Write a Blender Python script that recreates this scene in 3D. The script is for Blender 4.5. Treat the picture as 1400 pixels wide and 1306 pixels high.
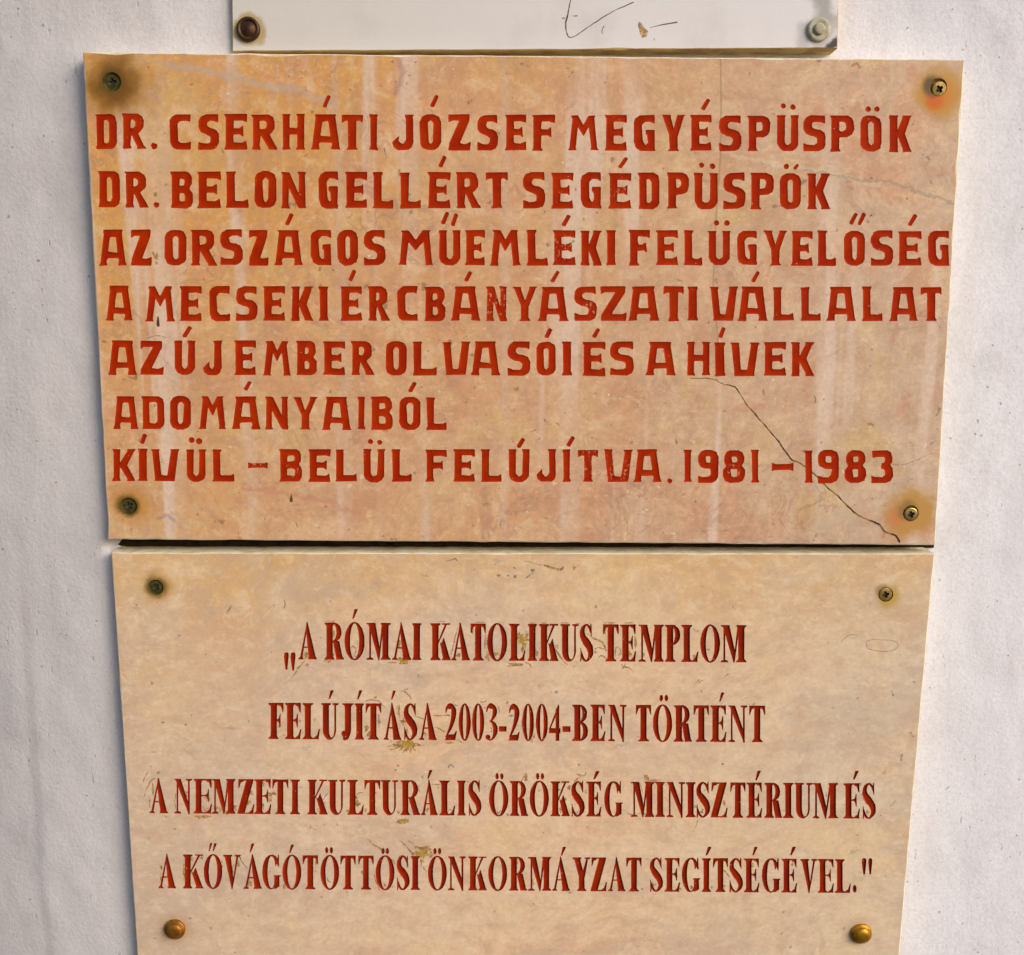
import bpy, math, random
import numpy as np
from mathutils import Vector, Matrix, noise
from mathutils.geometry import delaunay_2d_cdt

scene = bpy.context.scene
for o in list(bpy.data.objects):
    bpy.data.objects.remove(o)
COL = scene.collection

# ------------------------------------------------------------------ camera
F = 1370.0 / 1400.0                  # focal length over picture width
PITCH = math.radians(9.1)
CAM_D = 0.590
cd = bpy.data.cameras.new('camera')
cd.sensor_fit = 'HORIZONTAL'; cd.sensor_width = 36.0; cd.lens = 36.0 * F
cd.clip_start = 0.01; cd.clip_end = 500
cam = bpy.data.objects.new('camera', cd); COL.objects.link(cam)
cam.location = (0, -CAM_D, 0)
cam.rotation_euler = (math.radians(90) - PITCH, 0, 0)
scene.camera = cam

# ------------------------------------------------------------------ light
SUN_EL, SUN_AZ = math.radians(26), math.radians(52)      # azimuth measured from the wall's normal to the right
world = bpy.data.worlds.new('World'); scene.world = world; world.use_nodes = True
wn = world.node_tree; wn.nodes.clear()
sky = wn.nodes.new('ShaderNodeTexSky'); sky.sky_type = 'NISHITA'; sky.sun_disc = False
sky.sun_elevation = SUN_EL; sky.sun_rotation = math.pi - SUN_AZ
sky.air_density = 1.0; sky.dust_density = 4.0; sky.ozone_density = 1.0
bg = wn.nodes.new('ShaderNodeBackground'); bg.inputs['Strength'].default_value = 0.12
wo = wn.nodes.new('ShaderNodeOutputWorld')
wn.links.new(sky.outputs[0], bg.inputs['Color']); wn.links.new(bg.outputs[0], wo.inputs['Surface'])
sl = bpy.data.lights.new('sun', 'SUN'); sl.energy = 1.5; sl.angle = math.radians(34); sl.color = (1.0, 0.93, 0.84)
sun = bpy.data.objects.new('sun', sl); COL.objects.link(sun)
sdir = Vector((math.sin(SUN_AZ) * math.cos(SUN_EL), -math.cos(SUN_AZ) * math.cos(SUN_EL), math.sin(SUN_EL)))
sun.rotation_euler = sdir.to_track_quat('Z', 'Y').to_euler()
scene.view_settings.view_transform = 'Standard'
scene.view_settings.look = 'None'
scene.view_settings.exposure = 0.19
scene.view_settings.gamma = 1.0

# ------------------------------------------------------------------ photo point -> millimetres on a plane parallel to the wall
def on_plane(px, py, t):
    """point on the vertical plane t millimetres in front of the wall seen at (px, py)"""
    x = (px - 700.0) / (1400.0 * F); z = -(py - 653.0) / (1400.0 * F)
    c, s = math.cos(PITCH), math.sin(PITCH)
    dy = c + z * s; dz = -s + z * c; dx = x
    k = (CAM_D * 1000.0 - t) / dy
    return (dx * k, dz * k)

def obj(name, verts, faces, mat, parent=None, smooth=False, mats=None, mi=None):
    me = bpy.data.meshes.new(name)
    me.from_pydata(verts, [], faces)
    for m in (mats or [mat]):
        me.materials.append(m)
    if mi is not None:
        me.polygons.foreach_set('material_index', mi)
    if smooth:
        me.polygons.foreach_set('use_smooth', [True] * len(me.polygons))
    me.update()
    o = bpy.data.objects.new(name, me); COL.objects.link(o)
    if parent: o.parent = parent
    return o

def thing(name, label, cat, loc, group=None):
    o = bpy.data.objects.new(name, None); COL.objects.link(o)
    o.empty_display_size = 0.02
    o.location = loc; o['label'] = label; o['category'] = cat
    if group: o['group'] = group
    return o

# ------------------------------------------------------------------ node helpers
class NT:
    def __init__(s, name):
        s.m = bpy.data.materials.new(name); s.m.use_nodes = True
        s.t = s.m.node_tree; s.b = s.t.nodes['Principled BSDF']
        s.co = s.t.nodes.new('ShaderNodeTexCoord').outputs['Object']
    def n(s, kind, **kw):
        nd = s.t.nodes.new(kind)
        for k, v in kw.items():
            if k.startswith('i_'):
                s.put(nd.inputs[k[2:].replace('_', ' ')], v)
            else: setattr(nd, k, v)
        return nd
    def put(s, inp, v):
        if isinstance(v, bpy.types.NodeSocket): s.t.links.new(v, inp)
        else: inp.default_value = v
    def math(s, op, a, b=0.0, c=None, clamp=False):
        nd = s.t.nodes.new('ShaderNodeMath'); nd.operation = op; nd.use_clamp = clamp
        s.put(nd.inputs[0], a); s.put(nd.inputs[1], b)
        if c is not None: s.put(nd.inputs[2], c)
        return nd.outputs[0]
    def vmath(s, op, a, b):
        nd = s.t.nodes.new('ShaderNodeVectorMath'); nd.operation = op
        s.put(nd.inputs[0], a); s.put(nd.inputs[1], b)
        return nd
    def scale(s, vec, sc):
        return s.vmath('MULTIPLY', vec, sc).outputs[0]
    def noise(s, vec, scale, detail=4, rough=0.55, dist=0.0, col=False):
        nd = s.t.nodes.new('ShaderNodeTexNoise')
        s.put(nd.inputs['Vector'], vec)
        nd.inputs['Scale'].default_value = scale; nd.inputs['Detail'].default_value = detail
        nd.inputs['Roughness'].default_value = rough; nd.inputs['Distortion'].default_value = dist
        return nd.outputs['Color' if col else 'Fac']
    def ramp(s, v, lo, hi, a=0.0, b=1.0, smooth=True):
        nd = s.t.nodes.new('ShaderNodeMapRange'); nd.clamp = True
        if smooth: nd.interpolation_type = 'SMOOTHSTEP'
        s.put(nd.inputs[0], v); nd.inputs[1].default_value = lo; nd.inputs[2].default_value = hi
        nd.inputs[3].default_value = a; nd.inputs[4].default_value = b
        return nd.outputs[0]
    def mix(s, fac, a, b, mode='MIX'):
        nd = s.t.nodes.new('ShaderNodeMix'); nd.data_type = 'RGBA'; nd.blend_type = mode
        s.put(nd.inputs[0], fac)
        s.put(nd.inputs[6], a if isinstance(a, bpy.types.NodeSocket) else (*a, 1))
        s.put(nd.inputs[7], b if isinstance(b, bpy.types.NodeSocket) else (*b, 1))
        return nd.outputs[2]
    def bump(s, h, strength, dist):
        nd = s.t.nodes.new('ShaderNodeBump'); s.put(nd.inputs['Height'], h)
        nd.inputs['Strength'].default_value = strength; nd.inputs['Distance'].default_value = dist
        s.t.links.new(nd.outputs[0], s.b.inputs['Normal'])
    def seg(s, vec, a, b):
        """distance from vec to the segment a-b"""
        a = Vector(a); b = Vector(b); d = b - a
        pa = s.vmath('SUBTRACT', vec, tuple(a)).outputs[0]
        h = s.math('DIVIDE', s.vmath('DOT_PRODUCT', pa, tuple(d)).outputs['Value'], d.length_squared, clamp=True)
        sc = s.t.nodes.new('ShaderNodeVectorMath'); sc.operation = 'SCALE'
        sc.inputs[0].default_value = tuple(d); s.put(sc.inputs['Scale'], h)
        return s.vmath('DISTANCE', pa, sc.outputs[0]).outputs['Value']
    def poly(s, vec, pts):
        r = None
        for a, b in zip(pts, pts[1:]):
            v = s.seg(vec, a, b)
            r = v if r is None else s.math('MINIMUM', r, v)
        return r
    def out(s, col=None, rough=0.5, metal=0.0, spec=0.4):
        if col is not None: s.put(s.b.inputs['Base Color'], col if isinstance(col, bpy.types.NodeSocket) else (*col, 1))
        s.put(s.b.inputs['Roughness'], rough); s.b.inputs['Metallic'].default_value = metal
        s.b.inputs['Specular IOR Level'].default_value = spec
        return s.m

# ------------------------------------------------------------------ positions of the slabs (photo corners, thickness in mm)
TH = 18.0            # both stone plaques
TP = 12.5            # white panel above
BASE_A = (0.0, -0.0, -0.115)     # bottom centre of the upper stone, on the wall
BASE_B = (0.0, -0.0, -0.400)
BASE_P = (0.0, -0.0, 0.150)
def loc3(px, py, t, base):       # object-space position, metres
    x, z = on_plane(px, py, t)
    return (x / 1000 - base[0], -t / 1000, z / 1000 - base[2])

# ------------------------------------------------------------------ materials
def wall_material():
    s = NT('white_plaster')
    v = s.co
    big = s.noise(v, 3.0, 4, 0.6)
    mid = s.noise(v, 22.0, 5, 0.65)
    sep = s.n('ShaderNodeSeparateXYZ'); s.t.links.new(v, sep.inputs[0])
    # light falling off to the left is painted into the limewash colour
    painted_light = s.ramp(s.math('ADD', sep.outputs['X'], s.math('MULTIPLY', s.math('SUBTRACT', big, 0.5), 0.25)), -0.36, 0.26)
    c = s.mix(painted_light, (0.665, 0.645, 0.675), (0.80, 0.81, 0.905))
    c = s.mix(s.ramp(mid, 0.35, 0.75), c, (0.60, 0.575, 0.56), 'MIX') if False else s.mix(s.math('MULTIPLY', s.ramp(mid, 0.45, 0.75), 0.22), c, (0.44, 0.42, 0.43))
    c = s.mix(s.math('MULTIPLY', s.ramp(s.noise(s.scale(v, (14, 1, 3)), 5.0, 5, 0.6), 0.5, 0.72), 0.20), c, (0.62, 0.53, 0.55))
    # tiny dark pits, stretched downwards
    vp = s.scale(v, (1.0, 1.0, 0.45))
    pit = s.noise(vp, 330.0, 2, 0.5)
    pm = s.ramp(s.noise(v, 14.0, 3, 0.6), 0.42, 0.66)
    pits = s.math('MULTIPLY', s.ramp(pit, 0.685, 0.75), pm)
    c = s.mix(s.math('MULTIPLY', pits, 0.55), c, (0.20, 0.20, 0.23))
    speck = s.math('MULTIPLY', s.ramp(s.noise(v, 330.0, 1, 0.4), 0.755, 0.80), 0.6)
    c = s.mix(speck, c, (0.13, 0.12, 0.12))
    # relief: brush drag, grains
    h = s.math('ADD', s.math('MULTIPLY', s.noise(s.scale(v, (1.6, 1, 0.9)), 70.0, 6, 0.7), 0.8), s.math('MULTIPLY', s.noise(v, 420.0, 4, 0.7), 0.6))
    c = s.mix(s.ramp(s.noise(v, 520.0, 3, 0.7), 0.40, 0.70, 0, .22), c, (0.40, 0.39, 0.43))
    h = s.math('SUBTRACT', h, s.math('MULTIPLY', pits, 0.55))
    s.bump(h, 0.42, 0.0011)
    return s.out(c, 0.9, spec=0.15)

def screw_stain_shade(s, v, c, px, py, base, r, col, amt, nz, off=(0, 0), r0=0.0):
    """rust spread round a screw, also a painted screw shadow, with a ragged edge"""
    x, y, z = loc3(px + off[0], py + off[1], TH, base)
    d = s.vmath('DISTANCE', s.vmath('MULTIPLY', v, (1, 0, 1)).outputs[0], (x, 0, z)).outputs['Value']
    d = s.math('ADD', d, s.math('MULTIPLY', s.math('SUBTRACT', nz, 0.5), r * 0.9))
    m = s.ramp(d, r * 1.05, max(r0, 0.3) * r, 0.0, min(1.0, amt * 1.15))
    return s.mix(m, c, col)

def stone_upper():
    s = NT('pink_limestone')
    base = BASE_A
    v = s.co
    sep = s.n('ShaderNodeSeparateXYZ'); s.t.links.new(v, sep.inputs[0])
    X, Z = sep.outputs['X'], sep.outputs['Z']
    warp = s.noise(v, 9.0, 3, 0.6, col=True)
    vw = s.vmath('ADD', v, s.scale(s.vmath('SUBTRACT', warp, (0.5, 0.5, 0.5)).outputs[0], (0.05, 0.05, 0.05))).outputs[0]
    n1 = s.noise(vw, 7.0, 5, 0.62)
    n2 = s.noise(vw, 26.0, 5, 0.65)
    n3 = s.noise(v, 85.0, 4, 0.65)
    # ochre at the left and the middle, greyer pink to the right and at the foot
    warm = s.math('ADD', s.ramp(X, 0.20, -0.20, 0.0, 0.85, False), s.ramp(Z, -0.02, 0.24, -0.35, 0.2, False))
    warm = s.math('ADD', warm, s.math('MULTIPLY', s.math('SUBTRACT', n1, 0.5), 1.9), clamp=True)
    c = s.mix(warm, (0.68, 0.43, 0.275), (0.71, 0.36, 0.09))
    rightness = s.ramp(X, 0.02, 0.24, 0, 0.75, False)
    c = s.mix(s.math('MULTIPLY', rightness, s.ramp(n1, 0.25, 0.7, 0.55, 1.0)), c, (0.60, 0.49, 0.395))
    n4 = s.noise(vw, 48.0, 6, 0.7)
    c = s.mix(s.ramp(n2, 0.49, 0.64, 0, 0.6), c, (0.68, 0.34, 0.19))
    c = s.mix(s.ramp(n2, 0.47, 0.32, 0, 0.6), c, (0.68, 0.47, 0.19))
    c = s.mix(s.ramp(n4, 0.50, 0.62, 0, 0.46), c, (0.53, 0.285, 0.175))
    c = s.mix(s.ramp(n4, 0.48, 0.38, 0, 0.50), c, (0.80, 0.58, 0.37))
    c = s.mix(s.ramp(n3, 0.52, 0.75, 0, 0.35), c, (0.42, 0.26, 0.19))
    c = s.mix(s.ramp(n3, 0.45, 0.25, 0, 0.30), c, (0.72, 0.54, 0.38))
    n6 = s.noise(s.scale(vw, (1, 1, 1.25)), 120.0, 8, 0.78)
    c = s.mix(s.ramp(n6, 0.53, 0.60, 0, 0.34), c, (0.50, 0.29, 0.19))
    c = s.mix(s.ramp(n6, 0.47, 0.40, 0, 0.34), c, (0.84, 0.64, 0.44))
    # pale runs of lime water
    st = s.noise(s.scale(v, (30, 1, 1.3)), 1.6, 3, 0.6)
    stm = s.math('MULTIPLY', s.ramp(st, 0.52, 0.64, 0, 0.88), s.ramp(s.noise(s.scale(v, (4, 1, 2)), 3.0, 3), 0.38, 0.62))
    c = s.mix(stm, c, (0.76, 0.60, 0.50))
    for px in (222, 327, 462, 690):
        x = loc3(px, 200, TH, base)[0]
        w = s.math('ABSOLUTE', s.math('SUBTRACT', s.math('ADD', X, s.math('MULTIPLY', s.math('SUBTRACT', n1, 0.5), 0.008)), x))
        c = s.mix(s.math('MULTIPLY', s.ramp(w, 0.0042, 0.0004, 0, 0.42), s.ramp(n2, 0.3, 0.6, 0.4, 1)), c, (0.68, 0.50, 0.38))
    # curly mineral veins
    rn = s.noise(vw, 17.0, 5, 0.6, 0.8)
    ridge = s.ramp(s.math('ABSOLUTE', s.math('SUBTRACT', rn, 0.5)), 0.030, 0.0, 0, 1)
    vm = s.math('MULTIPLY', ridge, s.ramp(s.noise(v, 11.0, 3), 0.47, 0.62))
    low = s.ramp(Z, 0.16, 0.02, 0.35, 1.0)
    c = s.mix(s.math('MULTIPLY', s.math('MULTIPLY', vm, low), 0.40), c, (0.42, 0.24, 0.20))
    rn2 = s.noise(vw, 42.0, 4, 0.6, 1.2)
    ridge2 = s.ramp(s.math('ABSOLUTE', s.math('SUBTRACT', rn2, 0.5)), 0.03, 0.0, 0, 1)
    vm2 = s.math('MULTIPLY', ridge2, s.ramp(s.noise(v, 19.0, 3), 0.54, 0.66))
    c = s.mix(s.math('MULTIPLY', vm2, 0.45), c, (0.36, 0.19, 0.14))
    c = s.mix(s.math('MULTIPLY', s.ramp(s.noise(s.scale(v, (1, 1, 1.8)), 110.0, 5, 0.7), 0.58, 0.68), s.ramp(s.noise(v, 13.0, 3), 0.46, 0.6, 0, .55)), c, (0.36, 0.20, 0.14))
    c = s.mix(s.ramp(s.noise(v, 420.0, 3, 0.7), 0.35, 0.68, 0, .26), c, (0.40, 0.25, 0.16))
    # dark grains and pale crystals
    c = s.mix(s.ramp(s.noise(v, 190.0, 2, 0.5), 0.70, 0.76, 0, 0.6), c, (0.20, 0.12, 0.07))
    c = s.mix(s.math('MULTIPLY', s.ramp(s.noise(v, 140.0, 2, 0.5), 0.71, 0.77, 0, 0.6), s.ramp(Z, 0.2, 0.05)), c, (0.85, 0.66, 0.50))
    jit = s.vmath('ADD', v, s.scale(s.vmath('SUBTRACT', s.noise(v, 90.0, 6, 0.75, col=True), (0.5, 0.5, 0.5)).outputs[0], (0.014, 0.0, 0.014))).outputs[0]
    jit = s.vmath('ADD', jit, (0, 0, 0)).outputs[0]
    def L(*pts): return [loc3(x, y, TH, base) for x, y in pts]
    c = s.mix(s.ramp(s.poly(jit, L((232, 88), (300, 100), (350, 118), (400, 122), (455, 140))), 0.0036, 0.0002, 0, 0.6), c, (0.50, 0.40, 0.34))
    c = s.mix(s.ramp(s.poly(jit, L((980, 205), (1050, 222), (1140, 238), (1200, 255))), 0.0022, 0.0004, 0, 0.5), c, (0.68, 0.56, 0.42))
    c = s.mix(s.ramp(s.poly(jit, L((1100, 234), (1205, 250), (1260, 262), (1308, 284))), 0.0013, 0.0003, 0, 0.6), c, (0.33, 0.27, 0.20))
    c = s.mix(s.ramp(s.poly(v, L((985, 75), (986, 135), (985, 215), (978, 310), (975, 390), (982, 470))), 0.0007, 0.0002, 0, 0.5), c, (0.30, 0.18, 0.08))
    c = s.mix(s.ramp(s.poly(jit, L((330, 667), (385, 672), (440, 686), (490, 702))), 0.0022, 0.0004, 0, 0.6), c, (0.58, 0.26, 0.18))
    c = s.mix(s.ramp(s.poly(jit, L((545, 85), (549, 100), (544, 122))), 0.0026, 0.0002, 0, 0.5), c, (0.34, 0.17, 0.12))
    c = s.mix(s.ramp(s.poly(jit, L((215, 708), (225, 705), (238, 713))), 0.0016, 0.0004, 0, 0.6), c, (0.35, 0.24, 0.25))
    c = s.mix(s.ramp(s.poly(jit, L((1180, 725), (1150, 702), (1110, 728))), 0.006, 0.001, 0, 0.30), c, (0.55, 0.47, 0.37))
    # rust and verdigris round the screws, plus shadows painted at their upper left
    nz = s.noise(v, 75.0, 5, 0.65)
    G = (0.10, 0.075, 0.012)
    c = screw_stain_shade(s, v, c, 153, 112, base, 0.0260, (0.36, 0.18, 0.022), 0.72, nz, (6, 4), 0.35)
    c = screw_stain_shade(s, v, c, 153, 112, base, 0.0165, (0.19, 0.075, 0.006), 0.90, nz, (5, 4), 0.35)
    c = screw_stain_shade(s, v, c, 153, 112, base, 0.0085, G, 0.95, nz, (0, 0), 0.45)
    c = screw_stain_shade(s, v, c, 1282, 120, base, 0.0165, (0.52, 0.29, 0.07), 0.9, nz, (4, 8), 0.5)
    c = screw_stain_shade(s, v, c, 1282, 120, base, 0.0115, (0.60, 0.22, 0.015), 0.85, nz, (3, 11), 0.3)
    c = screw_stain_shade(s, v, c, 1282, 120, base, 0.0065, (0.62, 0.13, 0.005), 0.95, nz, (-3, 18), 0.1)
    c = screw_stain_shade(s, v, c, 1282, 120, base, 0.0070, (0.12, 0.075, 0.03), 0.85, nz, (-6, -2), 0.4)  # screw's shadow on its left, painted into the stone
    c = screw_stain_shade(s, v, c, 176, 692, base, 0.0170, (0.55, 0.25, 0.05), 0.70, nz, (5, -2), 0.1)
    c = screw_stain_shade(s, v, c, 176, 692, base, 0.0080, G, 0.9, nz, (0, 0), 0.5)
    c = screw_stain_shade(s, v, c, 1245, 702, base, 0.0185, (0.52, 0.28, 0.07), 0.85, nz, (0, 0), 0.5)
    c = screw_stain_shade(s, v, c, 1245, 702, base, 0.0070, (0.62, 0.20, 0.08), 0.55, nz, (-21, 5), 0.1)
    c = screw_stain_shade(s, v, c, 1245, 702, base, 0.0080, (0.24, 0.13, 0.05), 0.6, nz, (-6, -5), 0.4)  # painted shadow at the upper left of this screw
    h = s.math('ADD', s.noise(v, 55.0, 5, 0.6), s.math('MULTIPLY', s.noise(v, 330.0, 3, 0.6), 0.35))
    s.bump(h, 0.22, 0.0008)
    return s.out(c, s.ramp(n2, 0.3, 0.7, 0.42, 0.62), spec=0.35)

def stone_lower():
    s = NT('cream_limestone')
    base = BASE_B
    v = s.co
    sep = s.n('ShaderNodeSeparateXYZ'); s.t.links.new(v, sep.inputs[0])
    X, Z = sep.outputs['X'], sep.outputs['Z']
    warp = s.noise(v, 8.0, 3, 0.6, col=True)
    vw = s.vmath('ADD', v, s.scale(s.vmath('SUBTRACT', warp, (0.5, 0.5, 0.5)).outputs[0], (0.05, 0.05, 0.05))).outputs[0]
    n1 = s.noise(vw, 6.0, 5, 0.6)
    n2 = s.noise(s.scale(vw, (1, 1, 1.6)), 24.0, 5, 0.65)
    n3 = s.noise(v, 90.0, 4, 0.65)
    c = s.mix(s.ramp(n1, 0.38, 0.62), (0.77, 0.58, 0.43), (0.82, 0.55, 0.35))
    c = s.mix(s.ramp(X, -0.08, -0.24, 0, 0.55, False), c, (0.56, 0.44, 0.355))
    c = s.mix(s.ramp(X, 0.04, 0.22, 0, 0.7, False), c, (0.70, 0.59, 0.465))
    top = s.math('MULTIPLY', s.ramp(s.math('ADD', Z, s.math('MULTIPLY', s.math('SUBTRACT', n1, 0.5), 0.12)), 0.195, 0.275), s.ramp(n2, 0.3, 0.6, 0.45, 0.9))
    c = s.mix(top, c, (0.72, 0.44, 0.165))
    n4 = s.noise(s.scale(vw, (1, 1, 1.5)), 55.0, 6, 0.7)
    c = s.mix(s.ramp(n2, 0.50, 0.66, 0, 0.45), c, (0.64, 0.385, 0.245))
    c = s.mix(s.ramp(n2, 0.47, 0.32, 0, 0.45), c, (0.78, 0.60, 0.40))
    c = s.mix(s.ramp(n4, 0.50, 0.61, 0, 0.38), c, (0.56, 0.38, 0.28))
    c = s.mix(s.ramp(n4, 0.48, 0.38, 0, 0.42), c, (0.84, 0.68, 0.50))
    n5 = s.noise(s.scale(v, (1, 1, 1.4)), 12.0, 5, 0.65)
    c = s.mix(s.ramp(n5, 0.50, 0.64, 0, 0.40), c, (0.56, 0.465, 0.40))
    c = s.mix(s.ramp(n5, 0.46, 0.34, 0, 0.42), c, (0.82, 0.59, 0.30))
    c = s.mix(s.ramp(s.noise(v, 420.0, 3, 0.7), 0.35, 0.68, 0, .22), c, (0.46, 0.35, 0.24))
    c = s.mix(s.ramp(n3, 0.54, 0.76, 0, 0.25), c, (0.40, 0.31, 0.24))
    c = s.mix(s.ramp(n3, 0.44, 0.25, 0, 0.25), c, (0.72, 0.58, 0.44))
    n6 = s.noise(s.scale(vw, (1, 1, 1.5)), 120.0, 8, 0.78)
    c = s.mix(s.ramp(n6, 0.53, 0.60, 0, 0.26), c, (0.55, 0.40, 0.29))
    c = s.mix(s.ramp(n6, 0.47, 0.40, 0, 0.28), c, (0.88, 0.74, 0.56))
    rn2 = s.noise(vw, 36.0, 4, 0.6, 1.0)
    ridge2 = s.ramp(s.math('ABSOLUTE', s.math('SUBTRACT', rn2, 0.5)), 0.022, 0.0, 0, 1)
    c = s.mix(s.math('MULTIPLY', s.math('MULTIPLY', ridge2, s.ramp(s.noise(v, 17.0, 3), 0.58, 0.70)), 0.28), c, (0.36, 0.29, 0.22))
    c = s.mix(s.math('MULTIPLY', s.ramp(s.noise(s.scale(v, (1, 1, 2)), 75.0, 3, 0.6), 0.66, 0.76, 0, 0.5), s.ramp(s.noise(v, 8.0, 2), 0.45, 0.6)), c, (0.28, 0.25, 0.22))
    c = s.mix(s.ramp(s.noise(v, 210.0, 2, 0.5), 0.72, 0.77, 0, 0.6), c, (0.15, 0.12, 0.09))
    nz = s.noise(v, 75.0, 5, 0.65)
    G = (0.13, 0.095, 0.02)
    c = screw_stain_shade(s, v, c, 213, 803, base, 0.0125, (0.46, 0.24, 0.05), 0.75, nz, (3, 1), 0.2)
    c = screw_stain_shade(s, v, c, 213, 803, base, 0.0080, G, 0.9, nz, (0, 0), 0.5)
    c = screw_stain_shade(s, v, c, 1211, 813, base, 0.0095, (0.50, 0.33, 0.06), 0.8, nz, (2, 3), 0.3)
    c = screw_stain_shade(s, v, c, 1211, 813, base, 0.0055, (0.22, 0.13, 0.07), 0.6, nz, (-5, -4), 0.3)  # dark upper-left side of the screw: shadow painted as colour
    c = screw_stain_shade(s, v, c, 239, 1269, base, 0.0145, (0.42, 0.26, 0.10), 0.5, nz, (-2, 2), 0.3)
    c = screw_stain_shade(s, v, c, 1176, 1274, base, 0.0120, (0.45, 0.30, 0.15), 0.45, nz, (-4, 0), 0.3)
    h = s.math('ADD', s.noise(v, 50.0, 5, 0.6), s.math('MULTIPLY', s.noise(v, 330.0, 3, 0.6), 0.35))
    s.bump(h, 0.2, 0.0008)
    return s.out(c, s.ramp(n2, 0.3, 0.7, 0.45, 0.65), spec=0.3)

def simple(name, col, rough, metal=0.0, spec=0.4, col2=None, sc=300.0, bmp=0.0, lo=0.4, hi=0.65, stone=None):
    s = NT(name)
    nz = s.noise(s.co, sc, 4, 0.6)
    c = s.mix(s.ramp(nz, lo, hi), col, col2 or tuple(x * 0.7 for x in col))
    if stone: c = s.mix(s.ramp(s.noise(s.co, 560.0, 3, 0.65), 0.50, 0.60, 0, .85), c, stone)      # broken up: the stone shows through
    if bmp: s.bump(nz, bmp, 0.0004)
    return s.out(c, rough, metal, spec)

def panel_material():
    s = NT('white_panel_paint')
    v = s.co
    sep = s.n('ShaderNodeSeparateXYZ'); s.t.links.new(v, sep.inputs[0])
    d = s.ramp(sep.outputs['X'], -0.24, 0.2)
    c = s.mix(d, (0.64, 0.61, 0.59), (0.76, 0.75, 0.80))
    n1 = s.noise(v, 30.0, 5, 0.6)
    c = s.mix(s.ramp(n1, 0.5, 0.75, 0, 0.25), c, (0.48, 0.42, 0.42))
    x, y, z = loc3(1118, 38, TP, BASE_P)
    jit = s.vmath('ADD', s.vmath('MULTIPLY', v, (1, 0, 1)).outputs[0], s.scale(s.vmath('SUBTRACT', s.noise(v, 90.0, 4, 0.6, col=True), (0.5, 0.5, 0.5)).outputs[0], (0.010, 0.0, 0.010))).outputs[0]
    def P(px, py):
        q = loc3(px, py, TP, BASE_P); return (q[0], 0, q[2])
    c = s.mix(s.ramp(s.poly(jit, [P(1122, -4), P(1128, 22), P(1116, 42)]), 0.0075, 0.002, 0, 0.62), c, (0.20, 0.20, 0.17))
    c = s.mix(s.ramp(s.poly(jit, [P(1098, 38), P(1099, 70)]), 0.0055, 0.001, 0, 0.45), c, (0.30, 0.30, 0.31))
    c = s.mix(s.ramp(s.poly(jit, [P(1118, 66), P(1143, 30)]), 0.0050, 0.001, 0, 0.5), c, (0.28, 0.27, 0.23))
    c = s.mix(s.ramp(s.poly(jit, [P(1134, 66), P(1146, 57)]), 0.0035, 0.001, 0, 0.95), c, (0.035, 0.03, 0.035))
    c = s.mix(s.ramp(s.poly(jit, [P(340, 40), P(341, 40)]), 0.0105, 0.007, 0, 0.75), c, (0.40, 0.28, 0.05))
    s.bump(s.noise(v, 120.0, 4, 0.6), 0.25, 0.0006)
    return s.out(c, 0.6, spec=0.3)

def paint_material(name, a, b, worn, areas=False):
    s = NT(name)
    v = s.co
    n1 = s.noise(v, 60.0, 4, 0.6); n2 = s.noise(v, 420.0, 3, 0.6)
    c = s.mix(s.ramp(n1, 0.35, 0.65), a, b)
    c = s.mix(s.ramp(n2, 0.5, 0.8, 0, 0.4), c, tuple(x * 0.6 for x in a))
    wn_ = s.noise(v, 500.0, 2, 0.5)
    c = s.mix(s.ramp(wn_, 0.735, 0.77, 0, worn), c, (0.62, 0.35, 0.22))
    if areas:                # letters the weather has rubbed thin
        for px, py, r in ((679, 415, .0075), (771, 340, .007), (845, 640, .008), (808, 632, .007), (1003, 645, .004), (805, 422, .004), (352, 640, .004), (400, 645, .004), (848, 262, .005)):
            x, y, z = loc3(px, py, TH, BASE_A)
            d = s.vmath('DISTANCE', s.vmath('MULTIPLY', v, (1, 0, 1)).outputs[0], (x, 0, z)).outputs['Value']
            mk = s.math('MULTIPLY', s.ramp(d, r * 1.4, r * .6), s.ramp(s.noise(s.scale(v, (1, 1, .6)), 620.0, 3, 0.6), 0.56, 0.63, 0, .8))
            c = s.mix(mk, c, (0.62, 0.30, 0.17))
    s.bump(n2, 0.2, 0.0003)
    return s.out(c, 0.7, spec=0.06)

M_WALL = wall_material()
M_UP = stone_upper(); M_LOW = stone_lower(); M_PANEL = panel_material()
M_RED = paint_material('red_paint', (0.34, 0.0165, 0.0003), (0.41, 0.027, 0.0003), 0.8, True)
M_RED2 = paint_material('dark_red_paint', (0.23, 0.012, 0.003), (0.31, 0.021, 0.001), 0.7)
M_OCHRE = simple('ochre_residue', (0.42, 0.25, 0.075), 0.7, col2=(0.24, 0.135, 0.045), sc=420, bmp=0.4, stone=(0.68, 0.48, 0.31))
M_YEL = simple('yellow_residue', (0.47, 0.31, 0.045), 0.6, col2=(0.36, 0.20, 0.03), sc=350, bmp=0.4)
M_PINKRES = simple('reddish_smear', (0.45, 0.20, 0.12), 0.7, col2=(0.52, 0.31, 0.20), sc=300, bmp=0.3, stone=(0.68, 0.48, 0.31))
M_GREY = simple('grey_grime', (0.22, 0.165, 0.125), 0.8, col2=(0.33, 0.27, 0.22), sc=350, stone=(0.62, 0.45, 0.31))
M_PALE = simple('pale_crystal', (0.84, 0.74, 0.62), 0.4, col2=(0.70, 0.52, 0.38), sc=300)
M_DARK = simple('crack_dirt', (0.055, 0.030, 0.010), 0.9, col2=(0.13, 0.075, 0.02), sc=260)
M_CRACK = simple('crack_dirt', (0.36, 0.22, 0.07), 0.9, col2=(0.06, 0.032, 0.012), sc=110, lo=.44, hi=.56)
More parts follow.
